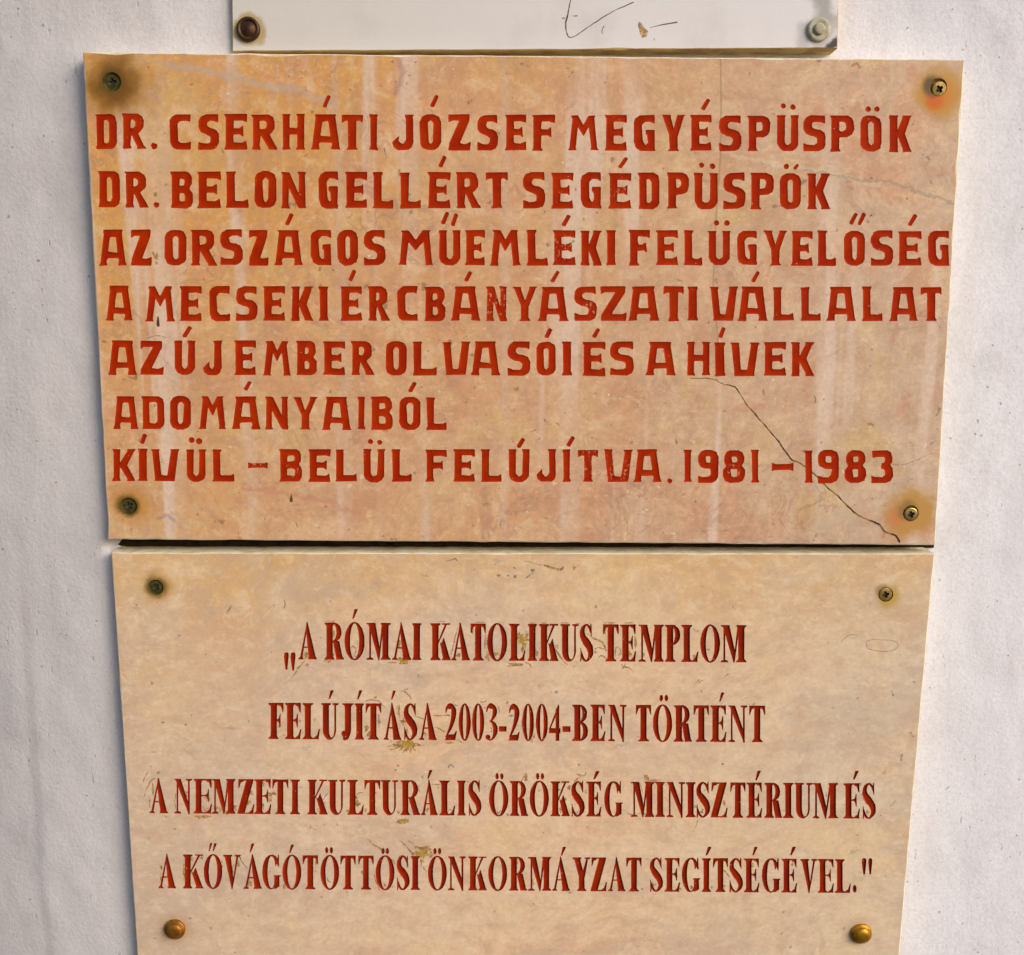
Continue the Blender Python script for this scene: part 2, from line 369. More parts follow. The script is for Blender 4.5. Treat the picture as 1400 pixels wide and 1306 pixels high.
M_SCRATCH = simple('scratch_dirt', (0.09, 0.06, 0.045), 0.9, col2=(0.20, 0.15, 0.11), sc=200)
M_BRASS = simple('brass', (0.52, 0.40, 0.17), 0.38, 0.85, col2=(0.36, 0.25, 0.08), sc=260, bmp=0.3)
M_OLD = simple('tarnished_brass', (0.075, 0.062, 0.014), 0.85, 0.0, spec=0.1, col2=(0.035, 0.028, 0.008), sc=300, bmp=0.4)
M_DULL = simple('dull_brass', (0.36, 0.25, 0.07), 0.5, 0.5, col2=(0.20, 0.12, 0.03), sc=300, bmp=0.3)
M_CAP = simple('lacquered_brass', (0.55, 0.30, 0.025), 0.42, 0.75, col2=(0.40, 0.19, 0.015), sc=180, bmp=0.15)
M_CAPD = simple('browned_brass', (0.40, 0.18, 0.022), 0.45, 0.65, col2=(0.24, 0.09, 0.012), sc=180, bmp=0.15)
M_BLACK = simple('blackened_brass', (0.085, 0.035, 0.012), 0.45, 0.4, col2=(0.045, 0.020, 0.012), sc=220, bmp=0.3)
M_JOINT = simple('joint_shade', (0.035, 0.022, 0.012), 0.95, spec=0.05, col2=(0.02, 0.013, 0.008), sc=200)  # near-black colour standing in for the shade between the stones
M_RECESS = simple('recess_dark', (0.055, 0.045, 0.035), 0.8, col2=(0.03, 0.025, 0.02), sc=300)  # dark brown for the crosses in the screw heads
M_PBOLT = simple('overpainted_bolt', (0.50, 0.47, 0.35), 0.6, col2=(0.34, 0.31, 0.22), sc=260, bmp=0.4)
M_SIDE = simple('sawn_stone_edge', (0.76, 0.70, 0.53), 0.75, col2=(0.62, 0.53, 0.36), sc=120, bmp=0.5)
M_UNDER = simple('panel_edge_ochre', (0.55, 0.40, 0.16), 0.75, col2=(0.36, 0.22, 0.08), sc=60, bmp=0.4)

# ------------------------------------------------------------------ planar shape tools (millimetres)
def winding(P, poly):
    """non-zero winding test of points P (n,2) against a closed polygon"""
    w = np.zeros(len(P), int)
    a = np.asarray(poly, float); b = np.roll(a, -1, 0)
    for (x0, y0), (x1, y1) in zip(a, b):
        isl = (x1 - x0) * (P[:, 1] - y0) - (P[:, 0] - x0) * (y1 - y0)
        w += ((y0 <= P[:, 1]) & (y1 > P[:, 1]) & (isl > 0)).astype(int)
        w -= ((y0 > P[:, 1]) & (y1 <= P[:, 1]) & (isl < 0)).astype(int)
    return w != 0

def evenodd(P, segs):
    c = np.zeros(len(P), bool)
    for x0, y0, x1, y1 in segs:
        hit = (y0 > P[:, 1]) != (y1 > P[:, 1])
        if y1 != y0:
            xx = x0 + (P[:, 1] - y0) * (x1 - x0) / (y1 - y0)
            c ^= hit & (P[:, 0] < xx)
    return c

def cdt(verts, edges, faces=()):
    r = delaunay_2d_cdt([Vector(v) for v in verts], edges, list(faces), 0, 1e-5)
    return np.array([tuple(v) for v in r[0]]), [tuple(f) for f in r[2]]

class Region:
    """union of signed polygons: .segs is its outline"""
    def __init__(s, shapes):
        V, E = [], []
        for sg, p in shapes:
            k = len(V); V += [tuple(q) for q in p]
            E += [(k + i, k + (i + 1) % len(p)) for i in range(len(p))]
        vs, tr = cdt(V, E)
        T = [f for f in tr if len(f) == 3]
        C = np.array([vs[list(f)].mean(0) for f in T])
        ins = np.zeros(len(T), bool)
        for sg, p in shapes:
            w = winding(C, p)
            ins = (ins | w) if sg > 0 else (ins & ~w)
        cnt = {}
        for f, k in zip(T, ins):
            if k:
                for a, b in ((f[0], f[1]), (f[1], f[2]), (f[2], f[0])):
                    e = (min(a, b), max(a, b)); cnt[e] = cnt.get(e, 0) + 1
        be = [e for e, n in cnt.items() if n == 1]
        used = sorted({i for e in be for i in e}); ix = {u: i for i, u in enumerate(used)}
        s.v = vs[used]; s.e = [(ix[a], ix[b]) for a, b in be]
        s.segs = [(*s.v[a], *s.v[b]) for a, b in s.e]
        s.lo = s.v.min(0); s.hi = s.v.max(0)
    def inside(s, P):
        m = (P[:, 0] > s.lo[0]) & (P[:, 0] < s.hi[0]) & (P[:, 1] > s.lo[1]) & (P[:, 1] < s.hi[1])
        r = np.zeros(len(P), bool)
        if m.any(): r[m] = evenodd(P[m], s.segs)
        return r
    def dist(s, P):
        d = np.full(len(P), 1e9)
        for x0, y0, x1, y1 in s.segs:
            dx, dy = x1 - x0, y1 - y0; L = dx * dx + dy * dy + 1e-12
            h = np.clip(((P[:, 0] - x0) * dx + (P[:, 1] - y0) * dy) / L, 0, 1)
            d = np.minimum(d, np.hypot(P[:, 0] - x0 - h * dx, P[:, 1] - y0 - h * dy))
        return d
    def groove(s, name, mat, parent, t, base, step=0.6, slope=1.1, maxd=1.3, smooth=True, lip=0.0):
        """a cut with sloping sides that starts at the outline and sinks into the slab"""
        gx = np.arange(s.lo[0], s.hi[0], step); gy = np.arange(s.lo[1], s.hi[1], step)
        G = np.array([(x + (step / 2 if j % 2 else 0), y) for j, y in enumerate(gy) for x in gx])
        G = G[s.inside(G)] if len(G) else G
        if len(G):
            d = s.dist(G); G = G[d > step * 0.35]
        V = [tuple(q) for q in s.v] + [tuple(q) for q in G]
        vs, tr = cdt(V, s.e)
        T = [f for f in tr if len(f) == 3]
        C = np.array([vs[list(f)].mean(0) for f in T])
        ins = s.inside(C)
        # a triangle whose three corners are all on the outline would stay flat: give it a centre point
        d = s.dist(vs)
        vv = [tuple(q) for q in vs]; dd = list(d); F_ = []
        for f, k, c in zip(T, ins, C):
            if not k: continue
            if max(d[i] for i in f) < 0.02:
                dc = float(s.dist(np.array([c]))[0]); n = len(vv); vv.append(tuple(c)); dd.append(dc)
                F_ += [(f[0], f[1], n), (f[1], f[2], n), (f[2], f[0], n)]
            else: F_.append(f)
        vs = np.array(vv); d = np.array(dd)
        used = sorted({i for f in F_ for i in f}); ix = {u: i for i, u in enumerate(used)}
        out = []
        for i in used:
            dep = maxd * (1 - math.exp(-d[i] * slope / maxd)) if d[i] > 1e-4 else 0.0
            out.append((vs[i][0] / 1000 - base[0], -(t - dep) / 1000, vs[i][1] / 1000 - base[2]))
        return obj(name, out, [tuple(ix[i] for i in f) for f in F_], mat, parent, smooth)

# ------------------------------------------------------------------ letter shapes. x in units of the height, w = width / height
def ell(cx, cy, rx, ry, n=20, a0=0, a1=360):
    return [(cx + rx * math.cos(math.radians(a0 + (a1 - a0) * i / n)), cy + ry * math.sin(math.radians(a0 + (a1 - a0) * i / n))) for i in range(n if a1 - a0 == 360 else n + 1)]

def slab_glyph(ch, w):
    P, N = 1, -1
    a = .27
    if ch == 'A':
        return [(P, [(0, 0), (.31*w, 0), (.285*w, .09), (.30*w, .2), (.69*w, .2), (.70*w, .09), (.67*w, 0), (w, 0), (.945*w, .09), (.82*w, .9), (.85*w, 1), (.13*w, 1), (.17*w, .9), (.06*w, .09)]),
                (N, [(.335*w, .385), (.655*w, .37), (.595*w, .80), (.395*w, .80)])]
    if ch == 'B':
        return [(P, [(0, 1), (w-.17, 1), (w-.07, .94), (w-.03, .84), (w-.03, .64), (w-.1, .53), (w-.01, .42), (w, .3), (w, .14), (w-.06, .03), (w-.17, 0), (.02, 0), (.05, .1), (.05, .9)]),
                (N, [(a, .80), (w-.27, .80), (w-.23, .76), (w-.24, .64), (a, .61)]), (N, [(a, .41), (w-.27, .41), (w-.22, .36), (w-.22, .22), (w-.27, .18), (a, .19)])]
    if ch == 'C':
        return [(P, [(w, 1), (.2, 1), (.07, .93), (.01, .8), (.03, .22), (.08, .07), (.2, 0), (w, 0), (w, .23), (w-.12, .19), (.33, .19), (.26, .28), (.24, .72), (.31, .81), (w-.12, .81), (w-.02, .77)])]
    if ch == 'D':
        return [(P, [(0, 1), (w-.16, 1), (w-.05, .93), (w-.01, .78), (w, .2), (w-.05, .07), (w-.16, 0), (.03, 0), (.06, .1), (.05, .9)]),
                (N, [(.26, .82), (w-.28, .82), (w-.23, .75), (w-.22, .24), (w-.26, .18), (.27, .17)])]
    if ch in 'EF':
        top = [(0, 1), (w, 1), (w, .76), (w-.14, .81), (a, .81), (a, .60), (w*.68, .60), (w*.83, .67), (w*.84, .36), (w*.70, .42), (a, .42)]
        if ch == 'E': return [(P, top + [(a, .2), (w*.76, .19), (w*.96, .26), (w, 0), (0, 0), (.05, .1), (.05, .9)])]
        return [(P, top + [(a-.01, .1), (a+.05, 0), (0, 0), (.05, .1), (.05, .9)])]
    if ch == 'G':
        return [(P, [(w-.02, 1), (.2, 1), (.07, .93), (.01, .8), (.02, .22), (.08, .07), (.2, 0), (w, 0), (w-.02, .1), (w-.02, .6), (w-.27, .6), (w-.27, .47), (w-.22, .42), (w-.22, .21), (w-.27, .18), (.32, .19), (.26, .28), (.24, .72), (.31, .81), (w-.14, .81), (w-.01, .76)])]
    if ch == 'H':
        return [(P, [(0, 1), (.26, 1), (.23, .92), (.23, .61), (w-.23, .61), (w-.23, .92), (w-.27, 1), (w, 1), (w-.03, .92), (w-.03, .08), (w, 0), (w-.27, 0), (w-.23, .08), (w-.23, .42), (.23, .42), (.22, .08), (.27, 0), (.01, 0), (.04, .08), (.04, .92)])]
    if ch in 'I1':
        return [(P, [(0, 1), (w-.01, 1), (w-.04, .9), (w-.04, .1), (w, 0), (.01, 0), (.05, .1), (.04, .9)])]
    if ch == 'J':
        return [(P, [(w, 1), (w-.28, 1), (w-.23, .9), (w-.23, .27), (w-.29, .19), (.28, .17), (.2, .24), (.2, .42), (0, .22), (.05, .08), (.16, 0), (w-.18, 0), (w-.06, .08), (w-.02, .2), (w-.03, .88)])]
    if ch == 'K':
        return [(P, [(0, 1), (.28, 1), (.25, .9), (.25, .1), (.28, 0), (0, 0), (.04, .1), (.04, .9)]),
                (P, [(.23, .40), (.23, .56), (w-.27, .93), (w-.28, 1), (w, 1), (w-.07, .91), (.44, .45)]),
                (P, [(.23, .56), (.42, .60), (w-.05, .08), (w, 0), (w-.28, 0), (w-.27, .08), (.24, .44)])]
    if ch == 'L':
        return [(P, [(0, 1), (.30, 1), (.26, .91), (.26, .2), (w-.14, .19), (w-.01, .25), (w, 0), (0, 0), (.04, .1), (.03, .9)])]
    if ch == 'M':
        return [(P, [(0, 0), (.26, 0), (.23, .08), (.30, .66), (.5*w, .40), (w-.30, .66), (w-.23, .08), (w-.26, 0), (w, 0), (w-.05, .08), (w-.13, .9), (w-.09, 1), (w-.30, 1), (.5*w, .72), (.30, 1), (.08, 1), (.13, .9), (.05, .08)])]
    if ch == 'N':
        return [(P, [(0, 1), (.24, 1), (w-.22, .42), (w-.21, .92), (w-.26, 1), (w, 1), (w-.04, .92), (w-.03, .1), (w, 0), (w-.22, 0), (.22, .56), (.21, .1), (.26, 0), (0, 0), (.04, .08), (.04, .92)])]
    if ch == 'O':
        return [(P, [(.2, 1), (w-.2, 1), (w-.06, .93), (w, .8), (w, .2), (w-.06, .07), (w-.2, 0), (.2, 0), (.06, .07), (0, .2), (0, .8), (.06, .93)]),
                (N, [(.28, .82), (w-.28, .82), (w-.22, .76), (w-.23, .23), (w-.29, .17), (.30, .17), (.24, .23), (.22, .76)])]
    if ch == 'P':
        return [(P, [(0, 1), (w-.18, 1), (w-.05, .93), (w, .82), (w, .58), (w-.06, .46), (w-.18, .39), (a, .39), (a-.01, .1), (a+.05, 0), (0, 0), (.05, .1), (.05, .9)]),
                (N, [(a, .82), (w-.27, .82), (w-.22, .76), (w-.22, .63), (w-.28, .57), (a, .57)])]
    if ch == 'R':
        return [(P, [(0, 1), (w-.27, 1), (w-.14, .93), (w-.09, .82), (w-.09, .6), (w-.15, .5), (w-.24, .43), (w-.05, .08), (w, 0), (w-.27, 0), (w-.28, .07), (.28, .40), (.26, .1), (.29, 0), (.02, 0), (.06, .1), (.05, .9)]),
                (N, [(.26, .82), (w-.37, .82), (w-.32, .76), (w-.32, .64), (w-.37, .59), (.26, .58)])]
    if ch == 'S':
        return [(P, [(w-.02, 1), (.2, 1), (.06, .93), (0, .8), (0, .62), (.06, .51), (.18, .44), (w-.3, .40), (w-.24, .35), (w-.24, .24), (w-.29, .18), (.15, .18), (0, .24), (0, 0), (w-.18, 0), (w-.05, .07), (w, .2), (w, .42), (w-.05, .53), (w-.17, .6), (.32, .62), (.25, .67), (.24, .76), (.31, .82), (w-.14, .81), (w-.02, .76)])]
    if ch == 'T':
        m = .5 * w
        return [(P, [(0, 1), (w, 1), (w, .76), (w-.09, .82), (m+.12, .82), (m+.115, .1), (m+.17, 0), (m-.17, 0), (m-.115, .1), (m-.12, .82), (.09, .82), (0, .76)])]
    if ch == 'U':
        return [(P, [(0, 1), (.27, 1), (.24, .92), (.24, .26), (.30, .18), (w-.30, .18), (w-.24, .26), (w-.23, .92), (w-.27, 1), (w, 1), (w-.03, .92), (w-.03, .2), (w-.10, .07), (w-.22, 0), (.22, 0), (.1, .07), (.03, .2), (.03, .92)])]
    if ch == 'V':
        return [(P, [(0, 1), (.29, 1), (.26, .92), (.33, .19), (w-.39, .18), (w-.27, .92), (w-.31, 1), (w, 1), (w-.05, .92), (w-.16, .08), (w-.165, 0), (.115, 0), (.13, .08), (.045, .92)])]
    if ch == 'Y':
        m = .5 * w
        return [(P, [(0, 1), (.27, 1), (.26, .94), (m, .60), (w-.25, .94), (w-.25, 1), (w, 1), (w-.06, .93), (m+.12, .44), (m+.11, .1), (m+.17, 0), (m-.17, 0), (m-.11, .08), (m-.12, .45), (.06, .93)])]
    if ch == 'Z':
        return [(P, [(0, 1), (w-.04, 1), (w-.05, .8), (.32, .2), (w-.16, .19), (w, .25), (w-.02, 0), (0, 0), (.02, .18), (w-.33, .82), (.1, .82), (0, .76)])]
    if ch == '9':
        return [(P, [(.2, 1), (w-.2, 1), (w-.06, .94), (w, .8), (w, .2), (w-.06, .07), (w-.2, 0), (0, 0), (0, .22), (.12, .18), (w-.3, .18), (w-.23, .25), (w-.23, .42), (.2, .43), (.06, .5), (.01, .62), (.01, .8), (.07, .94)]),
                (N, [(.24, .80), (w-.24, .80), (w-.23, .62), (.25, .62)])]
    if ch == '8':
        return [(P, [(.22, 1), (w-.2, 1), (w-.07, .93), (w-.02, .8), (w-.02, .64), (w-.1, .53), (w, .42), (w, .2), (w-.07, .06), (w-.22, 0), (.2, 0), (.06, .07), (0, .2), (0, .38), (.1, .51), (.05, .64), (.05, .8), (.10, .93)]),
                (N, [(.27, .80), (w-.24, .80), (w-.24, .65), (.28, .63)]), (N, [(.24, .42), (w-.24, .42), (w-.24, .20), (.27, .18)])]
    if ch == '3':
        return [(P, [(.03, 1), (w-.2, 1), (w-.06, .94), (w-.02, .8), (w-.02, .64), (w-.08, .54), (w, .42), (w, .2), (w-.07, .06), (w-.2, 0), (0, 0), (0, .23), (.12, .19), (w-.3, .19), (w-.25, .25), (w-.25, .38), (w-.31, .43), (.30, .43), (.30, .6), (w-.3, .61), (w-.26, .66), (w-.26, .76), (w-.31, .81), (.14, .79), (.03, .76)])]
    if ch == '.':
        return [(P, [(w*.3, 1), (w, .75), (w*.97, .3), (w*.6, 0), (w*.25, .08), (0, .6)])]
    if ch == '-':
        return [(P, [(0, 1), (w*.2, .82), (w*.8, .85), (w, 1), (w, 0), (w*.8, .15), (w*.15, .12), (0, 0)])]
    raise KeyError(ch)

def catmull(pts, n=7):
    out = []
    Q = [pts[0]] + list(pts) + [pts[-1]]
    for i in range(1, len(Q) - 2):
        p0, p1, p2, p3 = (np.array(q, float) for q in Q[i-1:i+3])
        for k in range(n):
            t = k / n
            out.append(.5 * ((2*p1) + (p2-p0)*t + (2*p0-5*p1+4*p2-p3)*t*t + (3*p1-p0-3*p2+p3)*t**3))
    out.append(np.array(pts[-1], float))
    return np.array(out)

def stroke(pts, n=6):
    """(x, y, width) knots -> outline of a swelling stroke"""
    c = catmull(pts, n)
    d = np.gradient(c[:, :2], axis=0); d /= np.linalg.norm(d, axis=1)[:, None] + 1e-9
    nn = np.stack([-d[:, 1], d[:, 0]], 1) * c[:, 2:3] / 2
    return [tuple(q) for q in c[:, :2] + nn] + [tuple(q) for q in (c[:, :2] - nn)[::-1]]

def sstem(x0, x1, e0=.05, e1=None, top=True, bot=True, y0=0.0, y1=1.0):
    e1 = e0 if e1 is None else e1
    p = []
    if bot: p += [(x0-e0, y0), (x1+e1, y0), (x1+e1, y0+.040), (x1+e1*.35, y0+.060), (x1, y0+.11)]
    else: p += [(x0, y0), (x1, y0)]
    if top: p += [(x1, y1-.11), (x1+e1*.35, y1-.060), (x1+e1, y1-.040), (x1+e1, y1), (x0-e0, y1), (x0-e0, y1-.040), (x0-e0*.35, y1-.060), (x0, y1-.11)]
    else: p += [(x1, y1), (x0, y1)]
    if bot: p += [(x0, y0+.11), (x0-e0*.35, y0+.060), (x0-e0, y0+.040)]
    return p

def bowl(x0, x1, y0, y1, rx):
    return [(x0, y0)] + ell(x1-rx, (y0+y1)/2, rx, (y1-y0)/2, 14, -90, 90) + [(x0, y1)]

def serif_glyph(ch, w):
    P, N = 1, -1
    t, h = .172, .05
    def hang(x, y, sx, sy, big=.22):       # triangular serif at the end of a bar
        return [(x, y), (x, y - sy*big), (x - sx*.025, y - sy*big), (x - sx*.075, y - sy*.10), (x - sx*.15, y - sy*.072), (x - sx*.15, y)]
    if ch == 'A':
        return [(P, [(.44*w, 1.02), (.50*w, 1.02), (.96*w, .03), (.96*w-.195, .03), (.40*w, .84)]),
                (P, [(.47*w, 1.02), (.075*w, .02), (.075*w+.065, .02), (.475*w, .84)]),
                (P, [(.21*w, .35), (.21*w, .31), (.74*w, .31), (.72*w, .35)]),
                (P, [(0, 0), (.28*w, 0), (.28*w, .042), (.17*w, .072), (.08*w, .072), (0, .042)]), (P, [(.54*w, 0), (w, 0), (w, .042), (.95*w, .072), (.62*w, .072), (.54*w, .042)])]
    if ch == 'B':
        return [(P, bowl(.1, w-.025, .50, 1, .20)), (N, bowl(.1, w-.025-.13, .535, .965, .10)), (P, bowl(.1, w, 0, .535, .22)), (N, bowl(.1, w-.14, .035, .50, .12)),
                (P, sstem(.06, .06+t, .06, 0))]
    if ch == 'E' or ch == 'F':
        r = [(P, sstem(.06, .06+t, .06, .04)), (P, [(.1, .952), (w-.02, .952), (w-.02, 1), (.1, 1)]), (P, hang(w-.02, 1, 1, 1, .26)),
             (P, [(.1, .50), (w-.13, .50), (w-.13, .54), (.1, .54)]), (P, [(w-.12, .70), (w-.095, .70), (w-.095, .33), (w-.12, .33), (w-.15, .46), (w-.21, .50), (w-.21, .54), (w-.15, .575)])]
        if ch == 'E':
            r += [(P, [(.1, 0), (w-.03, 0), (w-.02, .04), (.1, .04)]), (P, [(w-.04, 0), (w, .28), (w-.035, .28), (w-.09, .11), (w-.18, .04), (w-.18, 0)])]
        return r
    if ch == 'G':
        return [(P, ell(.47*w, .5, .47*w, .515)), (N, ell(.50*w, .5, .47*w-.14, .475)), (N, [(.5*w, .40), (w+.1, .40), (w+.1, .74), (.78*w, .74), (.66*w, .6)]),
                (N, [(.80*w, .4), (w+.1, .4), (w+.1, 1.1), (.80*w, 1.1)]),
                (P, stroke([(.50*w, .99, .072), (.66*w, .95, .072), (.78*w, .84, .072), (.86*w, .68, .035)])),
                (P, [(.84*w, 1.01), (.90*w, 1.01), (.91*w, .66), (.86*w, .66), (.80*w, .82)]),
                (P, [(.60*w, .405), (w, .405), (w, .378), (.93*w, .36), (.93*w, .08), (.70*w, .0), (.62*w, .02), (.64*w, .12), (.64*w, .35), (.60*w, .378)])]
    if ch == 'O' or ch == '0':
        tk = .15 if ch == 'O' else .118
        return [(P, ell(.5*w, .5, .5*w, .52, 26)), (N, ell(.5*w, .5, .5*w-tk, .475, 22))]
    if ch == 'I':
        m = w/2; return [(P, sstem(m-t/2, m+t/2, m-t/2))]
    if ch == 'J':
        return [(P, sstem(w-.07-t, w-.07, .07, .07, True, False, .28)), (P, stroke([(w-.07-t/2, .32, t), (w-.08-t/2, .18, t*.95), (w*.48, .05, .09), (w*.25, .02, .072), (.10, .12, .04)])), (P, ell(.085, .16, .075, .085, 12))]
    if ch == 'K':
        return [(P, sstem(.055, .055+t, .05)), (P, [(.19, .37), (.19, .45), (w-.16, .98), (w-.09, .98)]), (P, [(.30, .46), (.37, .62), (w-.015, .03), (w-.20, .03), (.255, .50)]),
                (P, [(w-.24, .956), (w-.01, .956), (w-.01, 1), (w-.24, 1)]), (P, [(w-.24, 0), (w, 0), (w, .042), (w-.05, .072), (w-.2, .072), (w-.24, .042)])]
    if ch == 'L':
        return [(P, sstem(.06, .06+t, .06)), (P, [(.1, 0), (w-.03, 0), (w-.02, .04), (.1, .04)]), (P, [(w-.04, 0), (w, .28), (w-.035, .28), (w-.09, .11), (w-.18, .04), (w-.18, 0)])]
    if ch == 'M':
        return [(P, [(.03, 1), (.235, 1), (.555*w, .30), (.52*w, -.01), (.49*w, -.01), (.085, .86)]), (P, [(.485*w, -.01), (.535*w, -.01), (w-.185, .93), (w-.19, 1), (w-.24, 1)]),
                (P, [(.07, .02), (.12, .02), (.12, .93), (.07, .96)]), (P, [(0, 0), (.19, 0), (.19, .042), (.12, .072), (.075, .072), (0, .042)]),
                (P, sstem(w-.055-t, w-.055, .045, .055)), (P, [(0, .958), (.1, .958), (.1, 1), (0, 1)])]
    if ch == 'N':
        return [(P, [(.02, 1), (.18, 1), (w-.07, .22), (w-.07, -.02), (w-.10, -.02), (.075, .84)]), (P, [(.06, .02), (.11, .02), (.11, .92), (.06, .95)]),
                (P, [(0, 0), (.18, 0), (.18, .042), (.11, .072), (.065, .072), (0, .042)]), (P, [(w-.118, -.02), (w-.065, -.02), (w-.065, .98), (w-.118, .98)]),
                (P, [(w-.18, 1), (w, 1), (w, .956), (w-.07, .93), (w-.11, .93), (w-.18, .956)]), (P, [(0, .958), (.08, .958), (.08, 1), (0, 1)])]
    if ch == 'P':
        return [(P, bowl(.1, w, .45, 1, .21)), (N, bowl(.1, w-.14, .485, .965, .11)), (P, sstem(.055, .055+t, .055))]
    if ch == 'R':
        return [(P, bowl(.1, w-.06, .48, 1, .20)), (N, bowl(.1, w-.20, .515, .965, .10)), (P, [(.22, .515), (.40, .50), (w-.02, .03), (w-.20, .03)]),
                (P, [(w-.21, 0), (w, 0), (w, .042), (w-.04, .072), (w-.19, .05)]), (P, sstem(.055, .055+t, .055, .045))]
    if ch == 'S':
        return [(P, stroke([(w*.86, .74, .035), (w*.74, .91, .072), (w*.5, .985, .055), (w*.24, .88, .11), (w*.22, .70, .15), (w*.48, .53, .20), (w*.76, .36, .18), (w*.82, .17, .13), (w*.55, .02, .055), (w*.28, .07, .072), (w*.09, .28, .035)])),
                (P, [(w*.82, 1.01), (w*.90, 1.01), (w*.92, .68), (w*.86, .68), (w*.78, .86)]), (P, [(.02, .36), (w*.10, .36), (w*.18, .15), (w*.12, -.01), (.02, -.01)])]
    if ch == 'T':
        m = w/2; return [(P, sstem(m-t/2, m+t/2, .06, .06, False, True)), (P, [(.02, .952), (w-.02, .952), (w-.02, 1), (.02, 1)]), (P, hang(w-.015, 1, 1, 1, .26)), (P, hang(.015, 1, -1, 1, .26))]
    if ch == 'U':
        out = [(.045, .96), (.045, .28)] + ell((.045+w-.07)/2, .28, (w-.115)/2, .295, 14, 180, 360) + [(w-.07, .96)]
        x0, x1 = .045+t, w-.122
        inn = [(x0, 1.2), (x0, .28)] + ell((x0+x1)/2, .28, (x1-x0)/2, .225, 12, 180, 360) + [(x1, 1.2)]
        return [(P, out), (N, inn), (P, [(0, 1), (.045+t+.05, 1), (.045+t+.05, .958), (.045+t, .94), (.045+t, .9), (.045, .9), (.045, .94), (0, .958)]), (P, [(w-.17, 1), (w, 1), (w, .956), (w-.07, .93), (w-.11, .93), (w-.17, .956)])]
    if ch == 'V':
        return [(P, [(.04, .98), (.225, .98), (.60*w, .26), (.53*w, -.02), (.49*w, -.02)]), (P, [(.48*w, -.02), (.54*w, -.02), (w-.06, .98), (w-.125, .98)]),
                (P, [(0, 1), (.27, 1), (.27, .956), (.22, .93), (.04, .93), (0, .956)]), (P, [(w-.18, 1), (w, 1), (w, .956), (w-.07, .93), (w-.13, .93), (w-.18, .956)])]
    if ch == 'Y':
        m = w/2 + .01
        return [(P, [(.04, .98), (.225, .98), (m+t/2, .44), (m+t/2, .3), (m-t/2, .3), (m-t/2, .42)]), (P, [(m+t/2, .38), (w-.06, .98), (w-.12, .98), (m, .46)]), (P, sstem(m-t/2, m+t/2, .055, .055, False, True, 0, .42)),
                (P, [(0, 1), (.27, 1), (.27, .956), (.22, .93), (.04, .93), (0, .956)]), (P, [(w-.17, 1), (w, 1), (w, .956), (w-.07, .93), (w-.12, .93), (w-.17, .956)])]
    if ch == 'Z':
        return [(P, [(.03, .952), (w-.03, .952), (w-.03, 1), (.03, 1)]), (P, hang(.025, 1, -1, 1, .26)), (P, [(w-.24, .97), (w-.03, .97), (.21, .03), (.0, .03)]), (P, [(0, 0), (w-.03, 0), (w-.02, .04), (0, .04)]),
                (P, [(w-.04, 0), (w, .28), (w-.035, .28), (w-.09, .11), (w-.18, .04), (w-.18, 0)])]
    if ch == '2':
        return [(P, stroke([(.03, .76, .03), (.07, .91, .072), (w*.48, .985, .07), (w*.72, .86, .13), (w*.74, .68, .14), (w*.55, .42, .10), (w*.28, .2, .06), (.03, .08, .05)])), (P, ell(w*.42, .93, w*.26, .085, 12)),
                (P, [(0, 0), (w-.04, 0), (w, .25), (w-.03, .25), (w-.07, .17), (.06, .155)])]
    if ch == '3':
        return [(P, stroke([(.03, .78, .03), (.08, .93, .06), (w*.5, .985, .08), (w*.76, .87, .12), (w*.76, .72, .12), (w*.55, .57, .06), (w*.35, .52, .04)])), (P, ell(w*.48, .935, w*.26, .07, 12)),
                (P, stroke([(w*.36, .53, .04), (w*.6, .50, .08), (w*.80, .38, .13), (w*.82, .22, .12), (w*.62, .06, .06), (w*.36, .015, .04), (.07, .07, .05)])), (P, ell(.07, .09, .07, .075, 10))]
    if ch == '4':
        return [(P, [(w*.58, 0), (w*.90, 0), (w*.90, 1.0), (w*.82, 1.0), (w*.58, .85)]), (P, [(0, .21), (w, .21), (w, .35), (0, .35)]), (P, [(0, .33), (w*.82, 1.0), (w*.86, .86), (w*.13, .33)])]
    if ch == '-': return [(P, [(0, 0), (w, 0), (w, 1), (0, 1)])]
    if ch == '.': return [(P, ell(w/2, .5, w/2, .5, 12))]
    if ch == '"' : return [(P, [(w*.1, .94), (w*.3, 1), (w*.8, 1), (w, .92), (w, .75), (w*.72, .02), (w*.5, 0), (w*.32, .02), (0, .75)])]
    raise KeyError(ch)

def chamfer(p, r):
    """nibble every corner a little, as a chisel or brush does"""
    out = []
    n = len(p)
    for i in range(n):
        a, b, c = (np.array(p[(i + k) % n], float) for k in (-1, 0, 1))
        u, v = a - b, c - b; lu, lv = np.linalg.norm(u), np.linalg.norm(v)
        if lu < 1e-6 or lv < 1e-6: continue
        ra, rb = min(r, lu * .3), min(r, lv * .3)
        out += [tuple(b + u / lu * ra), tuple(b + v / lv * rb)]
    return out

def split_long(p, L):
    out = []
    for a, b in zip(p, p[1:] + p[:1]):
        n = max(1, int(math.hypot(b[0]-a[0], b[1]-a[1]) / L))
        out += [(a[0] + (b[0]-a[0]) * k / n, a[1] + (b[1]-a[1]) * k / n) for k in range(n)]
    return out

LP_B = lambda x0, x1, y0, y1: (x0, x1, y0, y1)
